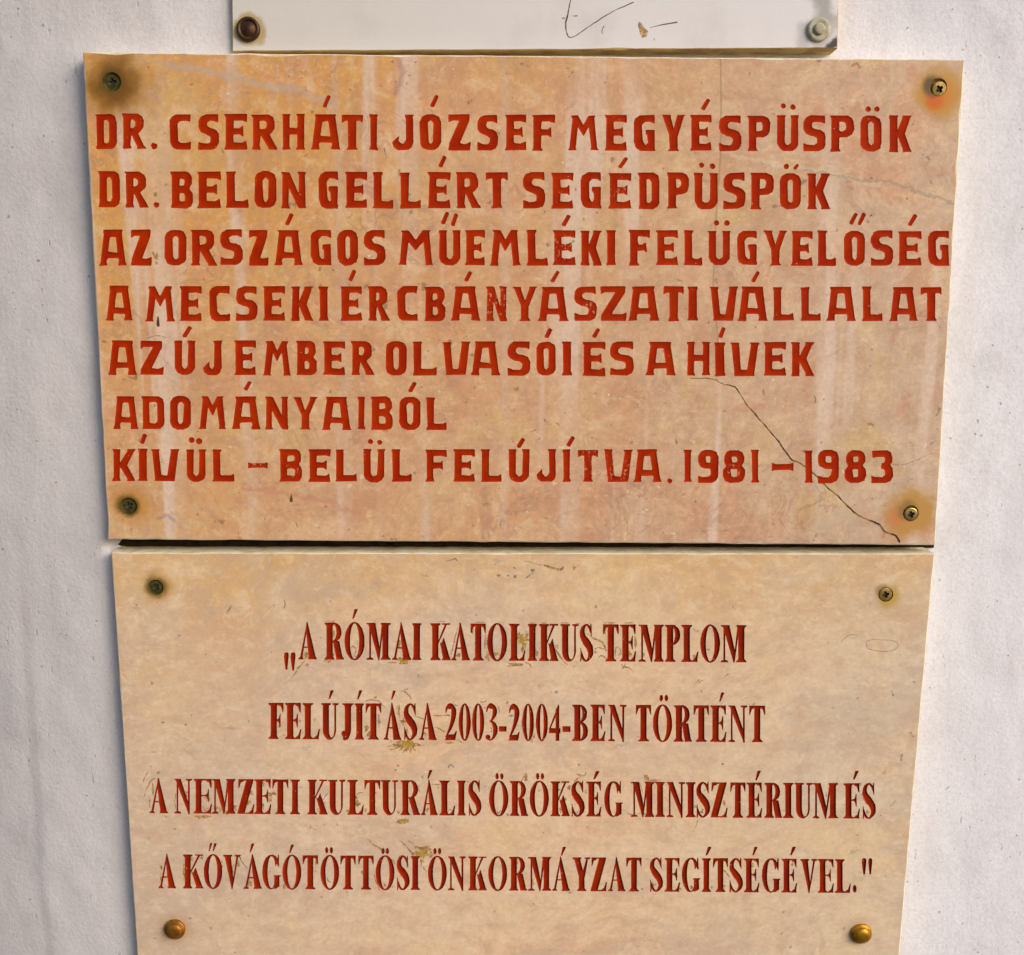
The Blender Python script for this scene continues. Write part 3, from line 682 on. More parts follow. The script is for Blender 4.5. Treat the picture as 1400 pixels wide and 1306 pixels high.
# text rows: (left x, right x, cap top left, cap top right, baseline left, baseline right, glyphs)
# glyph: (character, x0, x1) or (character, x0, x1, ytop, ybase); accents: ("'", x0, x1, y0, y1), (":", cx, cy, r)
ROWS_UP = [
 (130, 1247, 155.7, 158.3, 204, 207.7, [('D',129.5,160),('R',166,200.5),('.',205.8,215.3,195,204.8),('C',231,261),('S',271,299.5),('E',306,338),('R',343,380),('H',385,417.5),('A',424.5,466),("'",441,452.5,130.5,147),('T',467,496),('I',504,517.5),('J',536,566),('O',574,603),("'",588,600,130,146.5),('Z',613,644),('S',652.5,681),('E',689.5,719.5),('F',727,759),('M',776,819),('E',826,857),('G',866,896),('Y',904,937.5),('E',943,973),("'",958,971.5,135,150.5),('S',983,1013.5),('P',1021,1053),('U',1061,1093),(':',1071,145,3.6),(':',1084,146.5,3.9),('S',1098,1129),('P',1134,1167.5),('O',1176,1205.5),(':',1187,149.5,3.9),(':',1199,149.5,3.8),('K',1214.5,1247.5)]),
 (133, 1136, 234, 237, 284, 286, [('D',133,164.5),('R',169.5,204),('.',209.5,218,276,284.5),('B',232,264),('E',269,302),('L',308,339.5),('O',348,378),('N',384,419),('G',434.5,463),('E',471,502),('L',509,537.5),('L',546,576),('E',584,616),("'",599,610.5,213,229),('R',622.5,658),('T',664,694.5),('S',715,745.5),('E',753,784),('G',793,822.5),('E',831,863),("'",844.5,859,215,230),('D',871,902),('P',911,942),('U',948,982.5),(':',959,226,3.7),(':',974,227.5,4),('S',989,1019),('P',1025,1058),('O',1066,1095),(':',1075,228,3.9),("'",1084,1092.5,224,232),('K',1103,1136)]),
 (135, 1298, 314, 315.5, 363, 363.3, [('A',135,174),('Z',179,208),('O',225,255),('R',260,297.5),('S',301,332),('Z',340,367.5),('A',374,415),("'",389.5,401.5,292,308),('G',424,453.5),('O',461,489.5),('S',497.5,527),('M',544,593),('U',599,630.5),("'",603,614.5,290,307),("'",616,626.5,292,309),('E',635,663),('M',669,713),('L',719.5,749),('E',755,787),("'",767.5,780,294,309.5),('K',793,824),('I',828,843),('F',859,889),('E',896,927),('L',934,960),('U',967.5,999),(':',979.5,305,4),(':',994,305,4),('G',1007,1035.5),('Y',1043,1077),('E',1081,1111),('L',1117,1143),('O',1154,1182.5),("'",1160.5,1173,291,307),("'",1172,1184,291,308),('S',1190.5,1221),('E',1227,1260),("'",1241,1254.5,293,309),('G',1268,1298)]),
 (144, 1287, 391, 392.5, 439, 439, [('A',144,182),('M',198,240),('E',245,276),('C',285,314.5),('S',322.5,352),('E',359,390),('K',397.5,429),('I',435,450),('E',464.5,495),("'",476,487.5,369,384.5),('R',502,534),('C',542,571),('B',579,609),('A',616,657),("'",634,645.5,371,385),('N',664,694),('Y',700,735),('A',734.5,778),("'",752,765.5,370.5,386),('S',785,816),('Z',821,857),('A',858,902),('T',907,935),('I',939,955),('V',969.5,1010),('A',1007.5,1050.5),("'",1027,1039,371,386),('L',1056,1085.5),('L',1094,1122.5),('A',1129,1171),('L',1178,1207),('A',1215,1255.5),('T',1259,1287.5)]),
 (147, 1114, 465.5, 468, 513, 514, [('A',147,188),('Z',192,224),('U',237.5,268),("'",249,262.5,446,461.5),('J',277,304),('E',319.5,350),('M',359,399),('B',404,433),('E',441,472),('R',479,512.5),('O',527,556),('L',564,597.5),('V',604,644),('A',643,684.5),('S',694,725),('O',733,760),("'",744,755,449,462.5),('I',767.5,782.5),('E',795.5,828),("'",809,820.5,449,462),('S',834,866.5),('A',881.5,924.5),('H',938.5,971.5),('I',976,992.5),("'",982,992,447.5,462),('V',998,1039),('E',1043.5,1075),('K',1081,1114)]),
 (154, 610, 541.5, 543, 587, 588, [('A',154,190),('D',192.5,225),('O',232.5,261),('M',271,310),('A',316,357),("'",333,344,521,534),('N',362,395),('Y',400,435),('A',439.5,481),('I',488,500),('B',506,537),('O',546,575),("'",558,570,522.5,536.5),('L',582,610.5)]),
 (153, 1221, 613.8, 615.5, 658, 660.5, [('K',153,186),('I',188,202.5),("'",191,201,593,607),('V',206,246),('U',254,282.5),(':',262,602,4.2),(':',272,603.5,4.3),('L',290,320.5),('-',339,366,632,641),('B',381,413),('E',421,452),('L',458,488),('U',496,527),(':',506.5,604,3.8),(':',519,605,3.6),('L',535,563),('F',581,610.5),('E',619,649),('L',657,686),('U',694.5,725),("'",706,718,599,612.5),('J',733,761),('I',768,781),("'",774,786,596.5,610.5),('T',790,817.5),('V',825,866),('A',865,905),('.',912,919,654,661.5),('1',934,946.5),('9',954,982),('8',988,1018.5),('1',1026,1038.5),('-',1055,1085,632.5,644.5),('1',1099,1112),('9',1118,1147),('8',1154.5,1184),('3',1191,1221)]),
]
ROWS_LOW = [
 (408, 1020, 851, 855, 901.7, 905.8, [('"',388,394.7,892,916),('"',397,404,892,917),('A',408,433),('R',443.5,470),('O',471,498.5),("'",481.5,489,833,846),('M',501,534),('A',536,562),('I',563.5,576),('K',588,616.2),('A',617,642.5),('T',642.5,665),('O',666,693.5),('L',695.5,718.5),('I',721.5,734),('K',736.5,763.5),('U',766,791),('S',792.5,810.5),('T',823.5,846.5),('E',847.5,870),('M',873,907.5),('P',909,930),('L',931.5,955),('O',957.5,984.5),('M',985.5,1020.5)]),
 (367, 1047, 961, 964.9, 1010.6, 1015, [('F',367,388.5),('E',389.5,412),('L',413.5,437.5),('U',439,463),("'",449,456,944,956),('J',466,483.5),('I',485,497.5),("'",488,495,944,956.5),('T',499,522),('A',524.5,548.5),("'",534.5,541,944.5,956.5),('S',551.5,570),('A',573,597),('2',608,624.5),('0',627,643.5),('0',645.5,662),('3',663.5,680),('-',682,692.5,993,1000.5),('2',695,710.5),('0',714,730),('0',732.5,749),('4',750.5,766),('-',769,780,993,1001),('B',782,804),('E',807,828),('N',831.5,856.5),('T',868.5,891),('O',892.5,919),(':',904,954.5,4.7),(':',911,954.5,4.7),('R',921,946),('T',947.5,970),('E',971,993.5),("'",983,990,947,959.5),('N',996,1021.5),('T',1023.5,1047)]),
 (204, 1197, 1064.5, 1071.2, 1112, 1119.5, [('A',204.5,229.5),('N',238.5,262.5),('E',264.5,290),('M',289.5,322),('Z',324.5,348),('E',347.5,371),('T',371.5,395),('I',396.5,410),('K',420,448),('U',448.5,472),('L',475,497.5),('T',497.5,520.5),('U',521,544.5),('R',547.5,574.5),('A',575.5,598.5),("'",584,591,1053,1064.7),('L',600.5,622.5),('I',625,636.5),('S',640,657.5),('O',668.5,695),(':',679.5,1061.5,4.5),(':',686,1061.5,4.5),('R',697,722),('O',724,750.5),(':',735,1061.5,4.5),(':',741.5,1061.5,4.5),('K',752.5,779),('S',780.5,799),('E',801.5,822.5),("'",811,819.5,1054.5,1065.6),('G',826,851.5),('M',862.5,894.5),('I',896,909),('N',911.5,936.5),('I',937.5,951),('S',951.5,970.5),('Z',971.5,995),('T',997.5,1020),('E',1020.5,1042.5),("'",1032.5,1040,1054,1067),('R',1045,1069.5),('I',1070.5,1085),('U',1086,1110.5),('M',1111,1145.5),('E',1153,1176),("'",1166,1174,1054,1066),('S',1178.5,1197)]),
 (216, 1163, 1168, 1174.9, 1214.6, 1221, [('A',216.5,240.5),('K',250,278),('O',278.5,304),("'",285,290,1153,1164),("'",290.5,296,1153,1164),('V',305,329),('A',333,358),("'",341,347.5,1153.5,1165.5),('G',358.5,384),('O',386,412),("'",395,401.7,1155,1166.5),('T',413,435.5),('O',438,463.7),(':',446.5,1162.6,4.4),(':',453,1162.6,4.4),('T',464.5,487),('T',489,511.5),('O',513.5,539.5),(':',523.5,1163.8,4.4),(':',529.5,1163.8,4.4),('S',542,559.5),('I',561.5,574),('O',585,611),(':',594.5,1164,4.4),(':',601,1164,4.4),('N',612.5,636.5),('K',640,665.5),('O',667.5,693.5),('R',696,720.5),('M',722,753.5),('A',755,779),("'",766.5,773.5,1158,1170),('Y',782.5,807),('Z',807.5,830),('A',831.5,855),('T',855.5,878),('S',888,906),('E',908.5,930),('G',932,957.5),('I',959.5,972),("'",964.5,972.5,1158,1169.6),('T',974,996),('S',996.5,1015.5),('E',1017,1038.5),("'",1028.5,1035.5,1158,1169.6),('G',1041.5,1067),('E',1068.5,1090),("'",1080,1088,1158,1169.6),('V',1094,1117.5),('E',1118,1140.5),('L',1141.5,1163.5),('.',1165.7,1171.2,1210,1221),('"',1178,1184.5,1173.5,1196),('"',1186.8,1192.5,1173.5,1196)]),
]

def build_rows(rows, font, seed, jit, cham, upper):
    """-> list of Regions, one per letter (its accents included)"""
    rnd = random.Random(seed)
    letters = []
    for xl, xr, tl, tr, bl, br, glyphs in rows:
        cur = None
        for g in glyphs:
            ch = g[0]
            shp = []
            if ch == ':':
                cx, cy, r = g[1:]
                rx = r if (upper or r < 3) else r * .52
                n = 11
                p = [(cx + rx * (1 + rnd.uniform(-.10, .10)) * math.cos(2*math.pi*k/n), cy + r * (1 + rnd.uniform(-.08, .08)) * math.sin(2*math.pi*k/n)) for k in range(n)]
                shp = [(1, p)]
            elif ch == "'" and upper:
                x0, x1, y0, y1 = g[1:]
                wd = 5.4 if y1 - y0 > 10 else 4
                p = [(x0, y1-2.2), (x1-wd, y0+.3), (x1-wd*.5, y0-.2), (x1, y0+2.2), (x0+wd, y1+.2), (x0+wd*.3, y1)]
                shp = [(1, [(x + rnd.uniform(-.4, .4), y + rnd.uniform(-.4, .4)) for x, y in p])]
            elif ch == "'":
                x0, x1, y0, y1 = g[1:]; W = x1 - x0
                shp = [(1, [(x0+.38*W, y0+.3), (x0+.62*W, y0-.3), (x1, y0), (x1, y0+1.2), (x0+.30*W, y1), (x0, y1)])]
            else:
                x0, x1 = g[1], g[2]
                if len(g) == 5: top, base = g[3], g[4]
                else:
                    f = ((x0 + x1) / 2 - xl) / (xr - xl)
                    top = tl + (tr - tl) * f; base = bl + (br - bl) * f
                    if upper: top += rnd.uniform(-.6, .6); base += rnd.uniform(-.6, .6)
                H = base - top; w = (x1 - x0) / H
                for sg, p in font(ch, w):
                    q = chamfer(p, cham) if cham else list(p)
                    q = [(x0 + (x + rnd.gauss(0, jit)) * H, base - (y + rnd.gauss(0, jit)) * H) for x, y in q]
                    shp.append((sg, q))
            shp = [(sg, [on_plane(x, y, TH) for x, y in p]) for sg, p in shp]
            if ch in ":'" and cur is not None: cur.extend(shp)
            else:
                cur = list(shp); letters.append(cur)
    return [Region(l) for l in letters]

def px_stroke(pts, seed=0, jit=0.5, sub=5):
    """(px, py, width) polyline -> irregular thin outline in the photo's pixels"""
    rnd = random.Random(seed)
    p = [(x + rnd.uniform(-jit, jit), y + rnd.uniform(-jit, jit), w * rnd.uniform(.75, 1.25)) for x, y, w in [tuple(q) for q in catmull(pts, sub)]]
    c = np.array(p); d = np.gradient(c[:, :2], axis=0); d /= np.linalg.norm(d, axis=1)[:, None] + 1e-9
    nn = np.stack([-d[:, 1], d[:, 0]], 1) * c[:, 2:3] / 2
    return [tuple(q) for q in c[:, :2] + nn] + [tuple(q) for q in (c[:, :2] - nn)[::-1]]

def blot(cx, cy, rx, ry, seed, jag=.35, n=22):
    rnd = random.Random(seed)
    out = []
    for k in range(n):
        a = 2 * math.pi * k / n
        r = 1 + rnd.uniform(-jag, jag) + (rnd.uniform(0, jag * 1.4) if rnd.random() < .22 else 0)
        out.append((cx + rx * r * math.cos(a), cy + ry * r * math.sin(a)))
    return out

def patch(px_polys, t):
    return Region([(1, [on_plane(x, y, t) for x, y in p]) for p in px_polys])

# ------------------------------------------------------------------ slab with cuts
def quad_outline(corners, t, seed, amp, step=9.0, chips=()):
    """corners in photo pixels (TL, TR, BR, BL) -> slightly uneven outline in mm, counter-clockwise"""
    rnd = random.Random(seed)
    P = [on_plane(x, y, t) for x, y in corners]
    pts = []
    for a, b in zip(P, P[1:] + P[:1]):
        L = math.hypot(b[0]-a[0], b[1]-a[1]); n = max(2, int(L / step))
        nx, ny = (b[1]-a[1]) / L, -(b[0]-a[0]) / L
        for k in range(n):
            f = k / n
            d = amp * noise.noise(Vector((a[0]*.05 + f * L * .11, a[1]*.05 + seed, 3.1))) + rnd.uniform(-.25, .25) * amp
            if k == 0: d = -amp * .6
            pts.append((a[0] + (b[0]-a[0])*f + nx*d, a[1] + (b[1]-a[1])*f + ny*d))
    return pts

def make_slab(name, outline, t, base, parent, mats, holes, patches, bev=0.8, side_mat=2):
    """outline: outer edge in mm; the face starts `bev` inside it. holes = Regions removed, patches = [(Region, material index)]"""
    n = len(outline)
    o = np.array(outline)
    cen = o.mean(0)
    # inward offset
    prev = np.roll(o, 1, 0); nxt = np.roll(o, -1, 0)
    tang = nxt - prev; tang /= np.linalg.norm(tang, axis=1)[:, None]
    nor = np.stack([-tang[:, 1], tang[:, 0]], 1)
    flip = np.sign(((cen - o) * nor).sum(1)); nor *= flip[:, None]
    rnd = random.Random(n)
    bw = np.array([bev * (0.8 + 0.5 * rnd.random() + (rnd.random() < .06) * rnd.uniform(.6, 1.6)) for _ in range(n)])
    inner = o + nor * bw[:, None]
    V = [tuple(q) for q in inner]; E = [(i, (i + 1) % n) for i in range(n)]
    outline_reg = [(*inner[i], *inner[(i+1) % n]) for i in range(n)]
    for r in list(holes) + [p[0] for p in patches]:
        k = len(V); V += [tuple(q) for q in r.v]; E += [(a + k, b + k) for a, b in r.e]
    vs, tr = cdt(V, E)
    T = [f for f in tr if len(f) == 3]
    C = np.array([vs[list(f)].mean(0) for f in T])
    ok = evenodd(C, outline_reg)
    for r in holes: ok &= ~r.inside(C)
    mi = np.zeros(len(T), int)
    for r, k in patches: mi[r.inside(C)] = k
    verts = [(x / 1000 - base[0], -t / 1000, z / 1000 - base[2]) for x, z in vs]
    faces = []; idx = []
    for f, k, m in zip(T, ok, mi):
        if k:
            a, b, c = (vs[i] for i in f)
            if (b[0]-a[0]) * (c[1]-a[1]) - (b[1]-a[1]) * (c[0]-a[0]) < 0: f = (f[0], f[2], f[1])
            faces.append(f); idx.append(int(m))
    # bevel + sides
    k0 = len(verts)
    # find the inner outline vertices inside vs (cdt keeps input order first)
    for ring, (pts, dep) in enumerate(((inner, 0.0), (o, bev * .8), (o, t))):
        for (x, z) in pts: verts.append((x / 1000 - base[0], -(t - dep) / 1000, z / 1000 - base[2]))
    for i in range(n):
        j = (i + 1) % n
        faces.append((k0+i, k0+j, k0+n+j, k0+n+i)); idx.append(side_mat)
        faces.append((k0+n+i, k0+n+j, k0+2*n+j, k0+2*n+i)); idx.append(side_mat)
    return obj(name, verts, faces, None, parent, False, mats, idx)

def lathe(profile, n=32):
    """profile (radius, out) in mm -> verts (x, -out, z), faces"""
    V, Fc = [], []
    for r, o_ in profile:
        for k in range(n):
            a = 2*math.pi*k/n
            V.append((r*math.cos(a)/1000, -o_/1000, r*math.sin(a)/1000))
    for i in range(len(profile)-1):
        for k in range(n):
            j = (k+1) % n
            Fc.append((i*n+k, i*n+j, (i+1)*n+j, (i+1)*n+k))
    return V, Fc

def cone_hole(px, py, t, base, R, r, depth, mat, parent):
    cx, cz = on_plane(px, py, t)
    V, Fc = lathe([(R, t), (R*.97, t-.25), (r, t-depth), (0.01, t-depth)], 32)
    V = [(x + cx/1000 - base[0], y, z + cz/1000 - base[2]) for x, y, z in V]
    return obj('screw_hole', V, Fc, mat, parent, True)

def circle_region(px, py, t, R):
    cx, cz = on_plane(px, py, t)
    return Region([(1, [(cx + R*math.cos(2*math.pi*k/32), cz + R*math.sin(2*math.pi*k/32)) for k in range(32)])])

def phillips(px, py, t, base, R, out, rot, mat, parent, label, tilt=0.0):
    """countersunk cross-head screw: dished head with a cut cross; the recess is a sub-part"""
    cx, cz = on_plane(px, py, t)
    a, b = R*.22, R*.52
    cr = [(a,a),(b,a*.8),(b,-a*.8),(a,-a),(a*.8,-b),(-a*.8,-b),(-a,-a),(-b,-a*.8),(-b,a*.8),(-a,a),(-a*.8,b),(a*.8,b)]
    c_, s_ = math.cos(rot), math.sin(rot)
    cr = [(x*c_-y*s_, x*s_+y*c_) for x, y in cr]
    ring1 = [(R*.86*math.cos(2*math.pi*k/32), R*.86*math.sin(2*math.pi*k/32)) for k in range(32)]
    V = ring1 + cr; E = [(k, (k+1) % 32) for k in range(32)] + [(32+k, 32+(k+1) % 12) for k in range(12)]
    vs, tr = cdt(V, E); T = [f for f in tr if len(f) == 3]
    C = np.array([vs[list(f)].mean(0) for f in T])
    keep = ~winding(C, cr) & winding(C, ring1)
    dish = lambda x, y: out + .22*math.cos(min(1, math.hypot(x, y)/R) * math.pi/2) 
    verts = [(x/1000, -dish(x, y)/1000, y/1000) for x, y in vs]
    faces = [f for f, k in zip(T, keep) if k]
    k0 = len(verts)
    for rr, oo in ((R*.86, dish(R*.86, 0)), (R*.97, out-.12), (R, out-.4), (R*.8, out-1.6)):
        verts += [(rr*math.cos(2*math.pi*k/32)/1000, -oo/1000, rr*math.sin(2*math.pi*k/32)/1000) for k in range(32)]
    for i in range(3):
        for k in range(32):
            j = (k+1) % 32; faces.append((k0+i*32+k, k0+i*32+j, k0+(i+1)*32+j, k0+(i+1)*32+k))
    ox, oz = cx/1000 - base[0], cz/1000 - base[2]
    sc = obj('screw', verts, faces, mat, parent)
    sc.location = (ox, 0, oz); sc.rotation_euler = (tilt, 0, tilt*.7)
    sc['label'] = label
    rv = [(x/1000, -dish(x, y)/1000, y/1000) for x, y in cr] + [(x*.7/1000, -(out-1.3)/1000, y*.7/1000) for x, y in cr]
    rf = [(k, (k+1) % 12, 12+(k+1) % 12, 12+k) for k in range(12)] + [tuple(range(12, 24))]
    obj('cross_recess', rv, rf, M_RECESS, sc)
    return sc

def cap(px, py, t, base, profile, mat, parent, name, label, ring=None, ring_mat=None, off=(0, 0)):
    cx, cz = on_plane(px, py, t)
    V, Fc = lathe(profile, 36)
    o = obj(name, V, Fc, mat, parent, True)
    o.location = (cx/1000 - base[0], 0, cz/1000 - base[2]); o['label'] = label
    if ring:
        V, Fc = lathe(ring, 36); obj('washer', V, Fc, ring_mat or mat, o, True)
    return o

# ================================================================== the setting: plastered wall
def build_wall():
    xs = np.concatenate([np.arange(-0.95, -0.34, 0.01), np.arange(-0.34, 0.34, 0.003), np.arange(0.34, 0.96, 0.01)])
    zs = np.concatenate([np.arange(-0.95, -0.42, 0.01), np.arange(-0.42, 0.24, 0.003), np.arange(0.24, 0.75, 0.01)])
    ridge = [on_plane(*p, 0) for p in ((40, 860), (48, 1000), (56, 1130), (62, 1210), (70, 1260), (76, 1330), (84, 1420))]
    rz = [p[1]/1000 for p in ridge][::-1]; rx = [p[0]/1000 for p in ridge][::-1]
    edge = [on_plane(*p, TH) for p in ((190, 1345), (152, 757), (148, 738), (113, 71))]     # where the slabs' left edges stand
    ez = [p[1]/1000 for p in edge]; ex = [p[0]/1000 for p in edge]; gz = on_plane(150, 746, 6)[1] / 1000
    V = []
    for z in zs:
        xr = np.interp(z, rz, rx)
        fade = min(1, max(0, (-0.10 - z) / 0.12))
        ze = float(np.interp(z, ez, ex)); near = math.exp(-((z - gz) / 0.006) ** 2)
        x0 = ze + 0.020 * (1 - near) - 0.001 * near; rw = 0.018 * (1 - near) + 0.006 * near
        if z > 0.12: q = min(1, (z - 0.12) / 0.03); x0 = x0 * (1 - q) - 0.108 * q
        hh = float(np.interp(z, (0.10, 0.155), (0.0115, 0.0080)))
        for x in xs:
            y = 0.0022 * noise.noise(Vector((x*7, z*5, 1.3))) + 0.0007 * noise.noise(Vector((x*34, z*20, 4.3))) + 0.00035 * noise.noise(Vector((x*90, z*60, 2.3)))
            if x < -0.20: y += 0.9 * (-0.20 - x) ** 2          # the plaster rounds away to the left, shaped so that side turns darker
            y -= fade * 0.0008 / (1 + math.exp(max(-40, min(40, (xr - x + .002*noise.noise(Vector((z*60, 0, 0)))) * 1400)))) * math.exp(-max(0, x - xr) * 14)
            f = min(1, max(0, (x0 - x) / rw)); y -= hh * f * f * (3 - 2 * f)   # plaster built up towards the left edge of the slabs
            V.append((x, y, z))
    nx = len(xs)
    Fc = [(j*nx+i, j*nx+i+1, (j+1)*nx+i+1, (j+1)*nx+i) for j in range(len(zs)-1) for i in range(nx-1)]
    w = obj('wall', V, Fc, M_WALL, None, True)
    w['kind'] = 'structure'; w['label'] = 'white limewashed plaster wall behind the plaques'
build_wall()

# ================================================================== upper stone plaque
up = thing('stone_plaque', 'pink stone plaque with seven rows of large red letters and a crack', 'plaque', BASE_A)
letters_up = build_rows(ROWS_UP, slab_glyph, 5, .006, .022, True)
for r in letters_up:
    r.groove('letter', M_RED, up, TH, BASE_A, step=.75, slope=.85, maxd=.34)
crack_pts = [(944,517.5,.8),(965,517,1),(979,520,1.2),(987,525,1.2),(1002,528,1.3),(1007,532,1.4),(1020,552,1.5),(1035,570,1.8),(1048,585,1.6),(1056,594,1.5),(1065,604.5,2.0),(1080,626.6,1.9),(1090,632,1.8),(1100,638,2.3),(1109,645,2.4),(1119,654,2.1),(1134,669.5,1.9),(1145,678,1.9),(1159,692,1.8),(1174,705,2.3),(1197,715,2.4),(1204,720,2.6),(1211,728,2.6),(1224,732,2.2),(1228,738,2.6),(1229,741.5,3.0)]
crack = patch([px_stroke([(x, y, w * 1.15) for x, y, w in crack_pts], 3, .62, 4)], TH)
# keep the crack clear of the letters it runs through
screws_up = [(153,112,4.6),(1283,119.5,4.3),(176,692,4.4),(1245,702,4.3)]
holes_up = [circle_region(x, y, TH, R + .45) for x, y, R in screws_up]
marks_up = [
 (patch([px_stroke([(209.5,344,2.2),(211,350,3),(213,355,2.4),(214.5,345,2.2),(216,356,2)], 7, .5, 2)], TH), 3),
 (patch([[(215.2,432),(217.2,434),(218.5,446),(215.5,447.5),(213.8,444)]], TH), 4),
 (patch([px_stroke([(198,464,.9),(206,461,1.4),(216,459,1.5),(228,462,.8)], 8, .3, 3)], TH), 5),
 (patch([[(398.3,675),(400.5,683),(399.3,687),(396.3,686.5),(395.7,683)]], TH), 4),
 (patch([[(209.5,264),(213,262.5),(216,265),(214,269),(210.5,268.5)]], TH), 3),
 (patch([[(1189,295.3),(1192,293.3),(1192.5,294.5),(1189.5,296.5)]], TH), 4),
 (patch([px_stroke([(923.5,600,1.2),(925,607,2.0),(926,603,.9)], 9, .3, 3)], TH), 5),
 (patch([px_stroke([(1113,541,1.0),(1115,546,1.8),(1114,552,.9)], 10, .3, 3)], TH), 5),
 (patch([px_stroke([(404,714,1),(406,718,1.8),(406.5,722,1)], 12, .3, 3)], TH), 3),
 (patch([px_stroke([(1221,635,.8),(1228,636,1.1),(1240,634,.8),(1262,625,.7),(1280,618,.6)], 13, .4, 3)], TH), 5),
 (patch([px_stroke([(408,212,1.2),(416,214,1.8),(422,210,1.1)], 14, .3, 3)], TH), 6),
 (patch([px_stroke([(1163,91,3),(1170,87,4),(1177,93,3)], 15, .9, 3)], TH), 6),
 (patch([px_stroke([(525,202,1.5),(527,210,2),(529,216,1)], 17, .4, 3)], TH), 5),
 (patch([px_stroke([(777,107,1),(781,101,1.4),(784,97,.8)], 18, .4, 3)], TH), 5),
]
# the slab's crack opening excludes letter areas: build the crack from pieces between letters
rnd_ = random.Random(77)
for px, py in ((311,128),(770,222),(706,605),(713,604),(832,540),(848,545),(1060,545),(880,700),(884,697),(470,205),(1010,300),(640,690),(560,560),(1130,470),(930,250),(330,575),(505,350),(720,700),(1078,552),(1071,556),(980,90),(620,95)):
    marks_up.append((patch([blot(px, py, rnd_.uniform(.8, 2.0), rnd_.uniform(.6, 1.3), int(px), .5, 12)], TH), 7))
for px, py in ((852,541),(868,558),(872,555),(910,551),(798,538),(846,688),(790,670),(935,676),(879,696),(873,704),(1130,700),(1205,362),(1180,130),(285,110),(300,140),(203,92),(556,115),(549,96),(541,112),(560,104),(505,200),(640,380),(350,600),(270,590),(232,545),(585,480),(745,290),(900,300),(690,100),(1232,300),(1240,272),(690,560),(745,575),(1190,500),(1150,420),(430,350),(246,355)):
    marks_up.append((patch([blot(px, py, rnd_.uniform(.6, 1.7), rnd_.uniform(.6, 2.0), int(px)+1, .5, 12)], TH), 5 if rnd_.random() < .6 else 6))
outline = quad_outline([(113,71.5),(1318.5,81.5),(1278.5,745.5),(148,737.5)], TH, 11, .35)
sA = patch([px_stroke(crack_pts, 3, .45, 3)], TH)
def minus_letters(reg, letters):
    """the outline of reg without the letters it touches"""
    V = [tuple(q) for q in reg.v]; E = list(reg.e); near = []
    for l in letters:
        if (l.lo < reg.hi).all() and (l.hi > reg.lo).all():
            near.append(l); k = len(V); V += [tuple(q) for q in l.v]; E += [(a+k, b+k) for a, b in l.e]
    vs, tr = cdt(V, E); T = [f for f in tr if len(f) == 3]
    C = np.array([vs[list(f)].mean(0) for f in T]); ok = reg.inside(C)
    for l in near: ok &= ~l.inside(C)
    cnt = {}
    for f, k in zip(T, ok):
        if k:
            for a, b in ((f[0], f[1]), (f[1], f[2]), (f[2], f[0])):
                e = (min(a, b), max(a, b)); cnt[e] = cnt.get(e, 0) + 1
    be = [e for e, n in cnt.items() if n == 1]
    if not be: return None
    used = sorted({i for e in be for i in e}); ix = {u: i for i, u in enumerate(used)}
    r = Region.__new__(Region)
    r.v = vs[used]; r.e = [(ix[a], ix[b]) for a, b in be]; r.segs = [(*r.v[a], *r.v[b]) for a, b in r.e]
    r.lo = r.v.min(0); r.hi = r.v.max(0)
    return r
crack = minus_letters(crack, letters_up)
crack.groove('crack', M_CRACK, up, TH, BASE_A, step=.5, slope=1.0, maxd=.7, smooth=False)
make_slab('slab', outline, TH, BASE_A, up, [M_UP, M_UP, M_SIDE, M_OCHRE, M_DARK, M_GREY, M_PINKRES, M_PALE],
          letters_up + [crack] + holes_up, [(q, k) for q, k in ((minus_letters(r, letters_up), k) for r, k in marks_up) if q], .55)
for (x, y, R), m in zip(screws_up, (M_OLD, M_DULL, M_OLD, M_DULL)):
    cone_hole(x, y, TH, BASE_A, R + .45, R*.5, 2.6, m, up)
phillips(153, 112, TH, BASE_A, 4.3, TH-1.1, .2, M_OLD, up, 'dark green tarnished screw in the top left corner of a wide brown stain')
phillips(1283, 119.5, TH, BASE_A, 4.0, TH+.0, .62, M_DULL, up, 'brass cross head screw in the top right corner above bright orange rust', .05)
phillips(176, 692, TH, BASE_A, 4.4, TH-1.0, .5, M_OLD, up, 'dark green screw in the bottom left corner')
phillips(1245, 702, TH, BASE_A, 3.9, TH+.1, .35, M_BRASS, up, 'bright brass cross head screw in the bottom right corner beside the crack', .03)

# ================================================================== lower stone plaque
low = thing('stone_plaque', 'cream stone plaque with four rows of narrow red serif letters, below the pink one', 'plaque', BASE_B)
letters_low = build_rows(ROWS_LOW, serif_glyph, 9, .0022, 0, False)
for r in letters_low:
    r.groove('letter', M_RED2, low, TH, BASE_B, step=.42, slope=3.6, maxd=.8)
res = []
def add(k, *polys): res.append((patch(list(polys), TH), k))
S = px_stroke
add(3, S([(414,906,3),(409,912,2.6),(404,920,1.6),(397,929,1)], 1, .5, 3), S([(405,915,2),(412,909,2),(416,904,1)], 2, .4, 3))
add(3, blot(552,905,7,3.6,3)); add(4, blot(550,902,6,3,33)); add(3, blot(418,896,3.8,4.5,4)); add(3, blot(448,904,5,1.8,5)); add(3, blot(537,906,6,1.3,45))
add(5, S([(480,885,1.2),(484,884,1.8),(487,890,2),(484,896,1.4),(488,898,1)], 5, .5, 3)); add(3, blot(456,867,2,5,6)); add(4, blot(546,880,2,5,7)); add(3, blot(454,897,3,5,47))
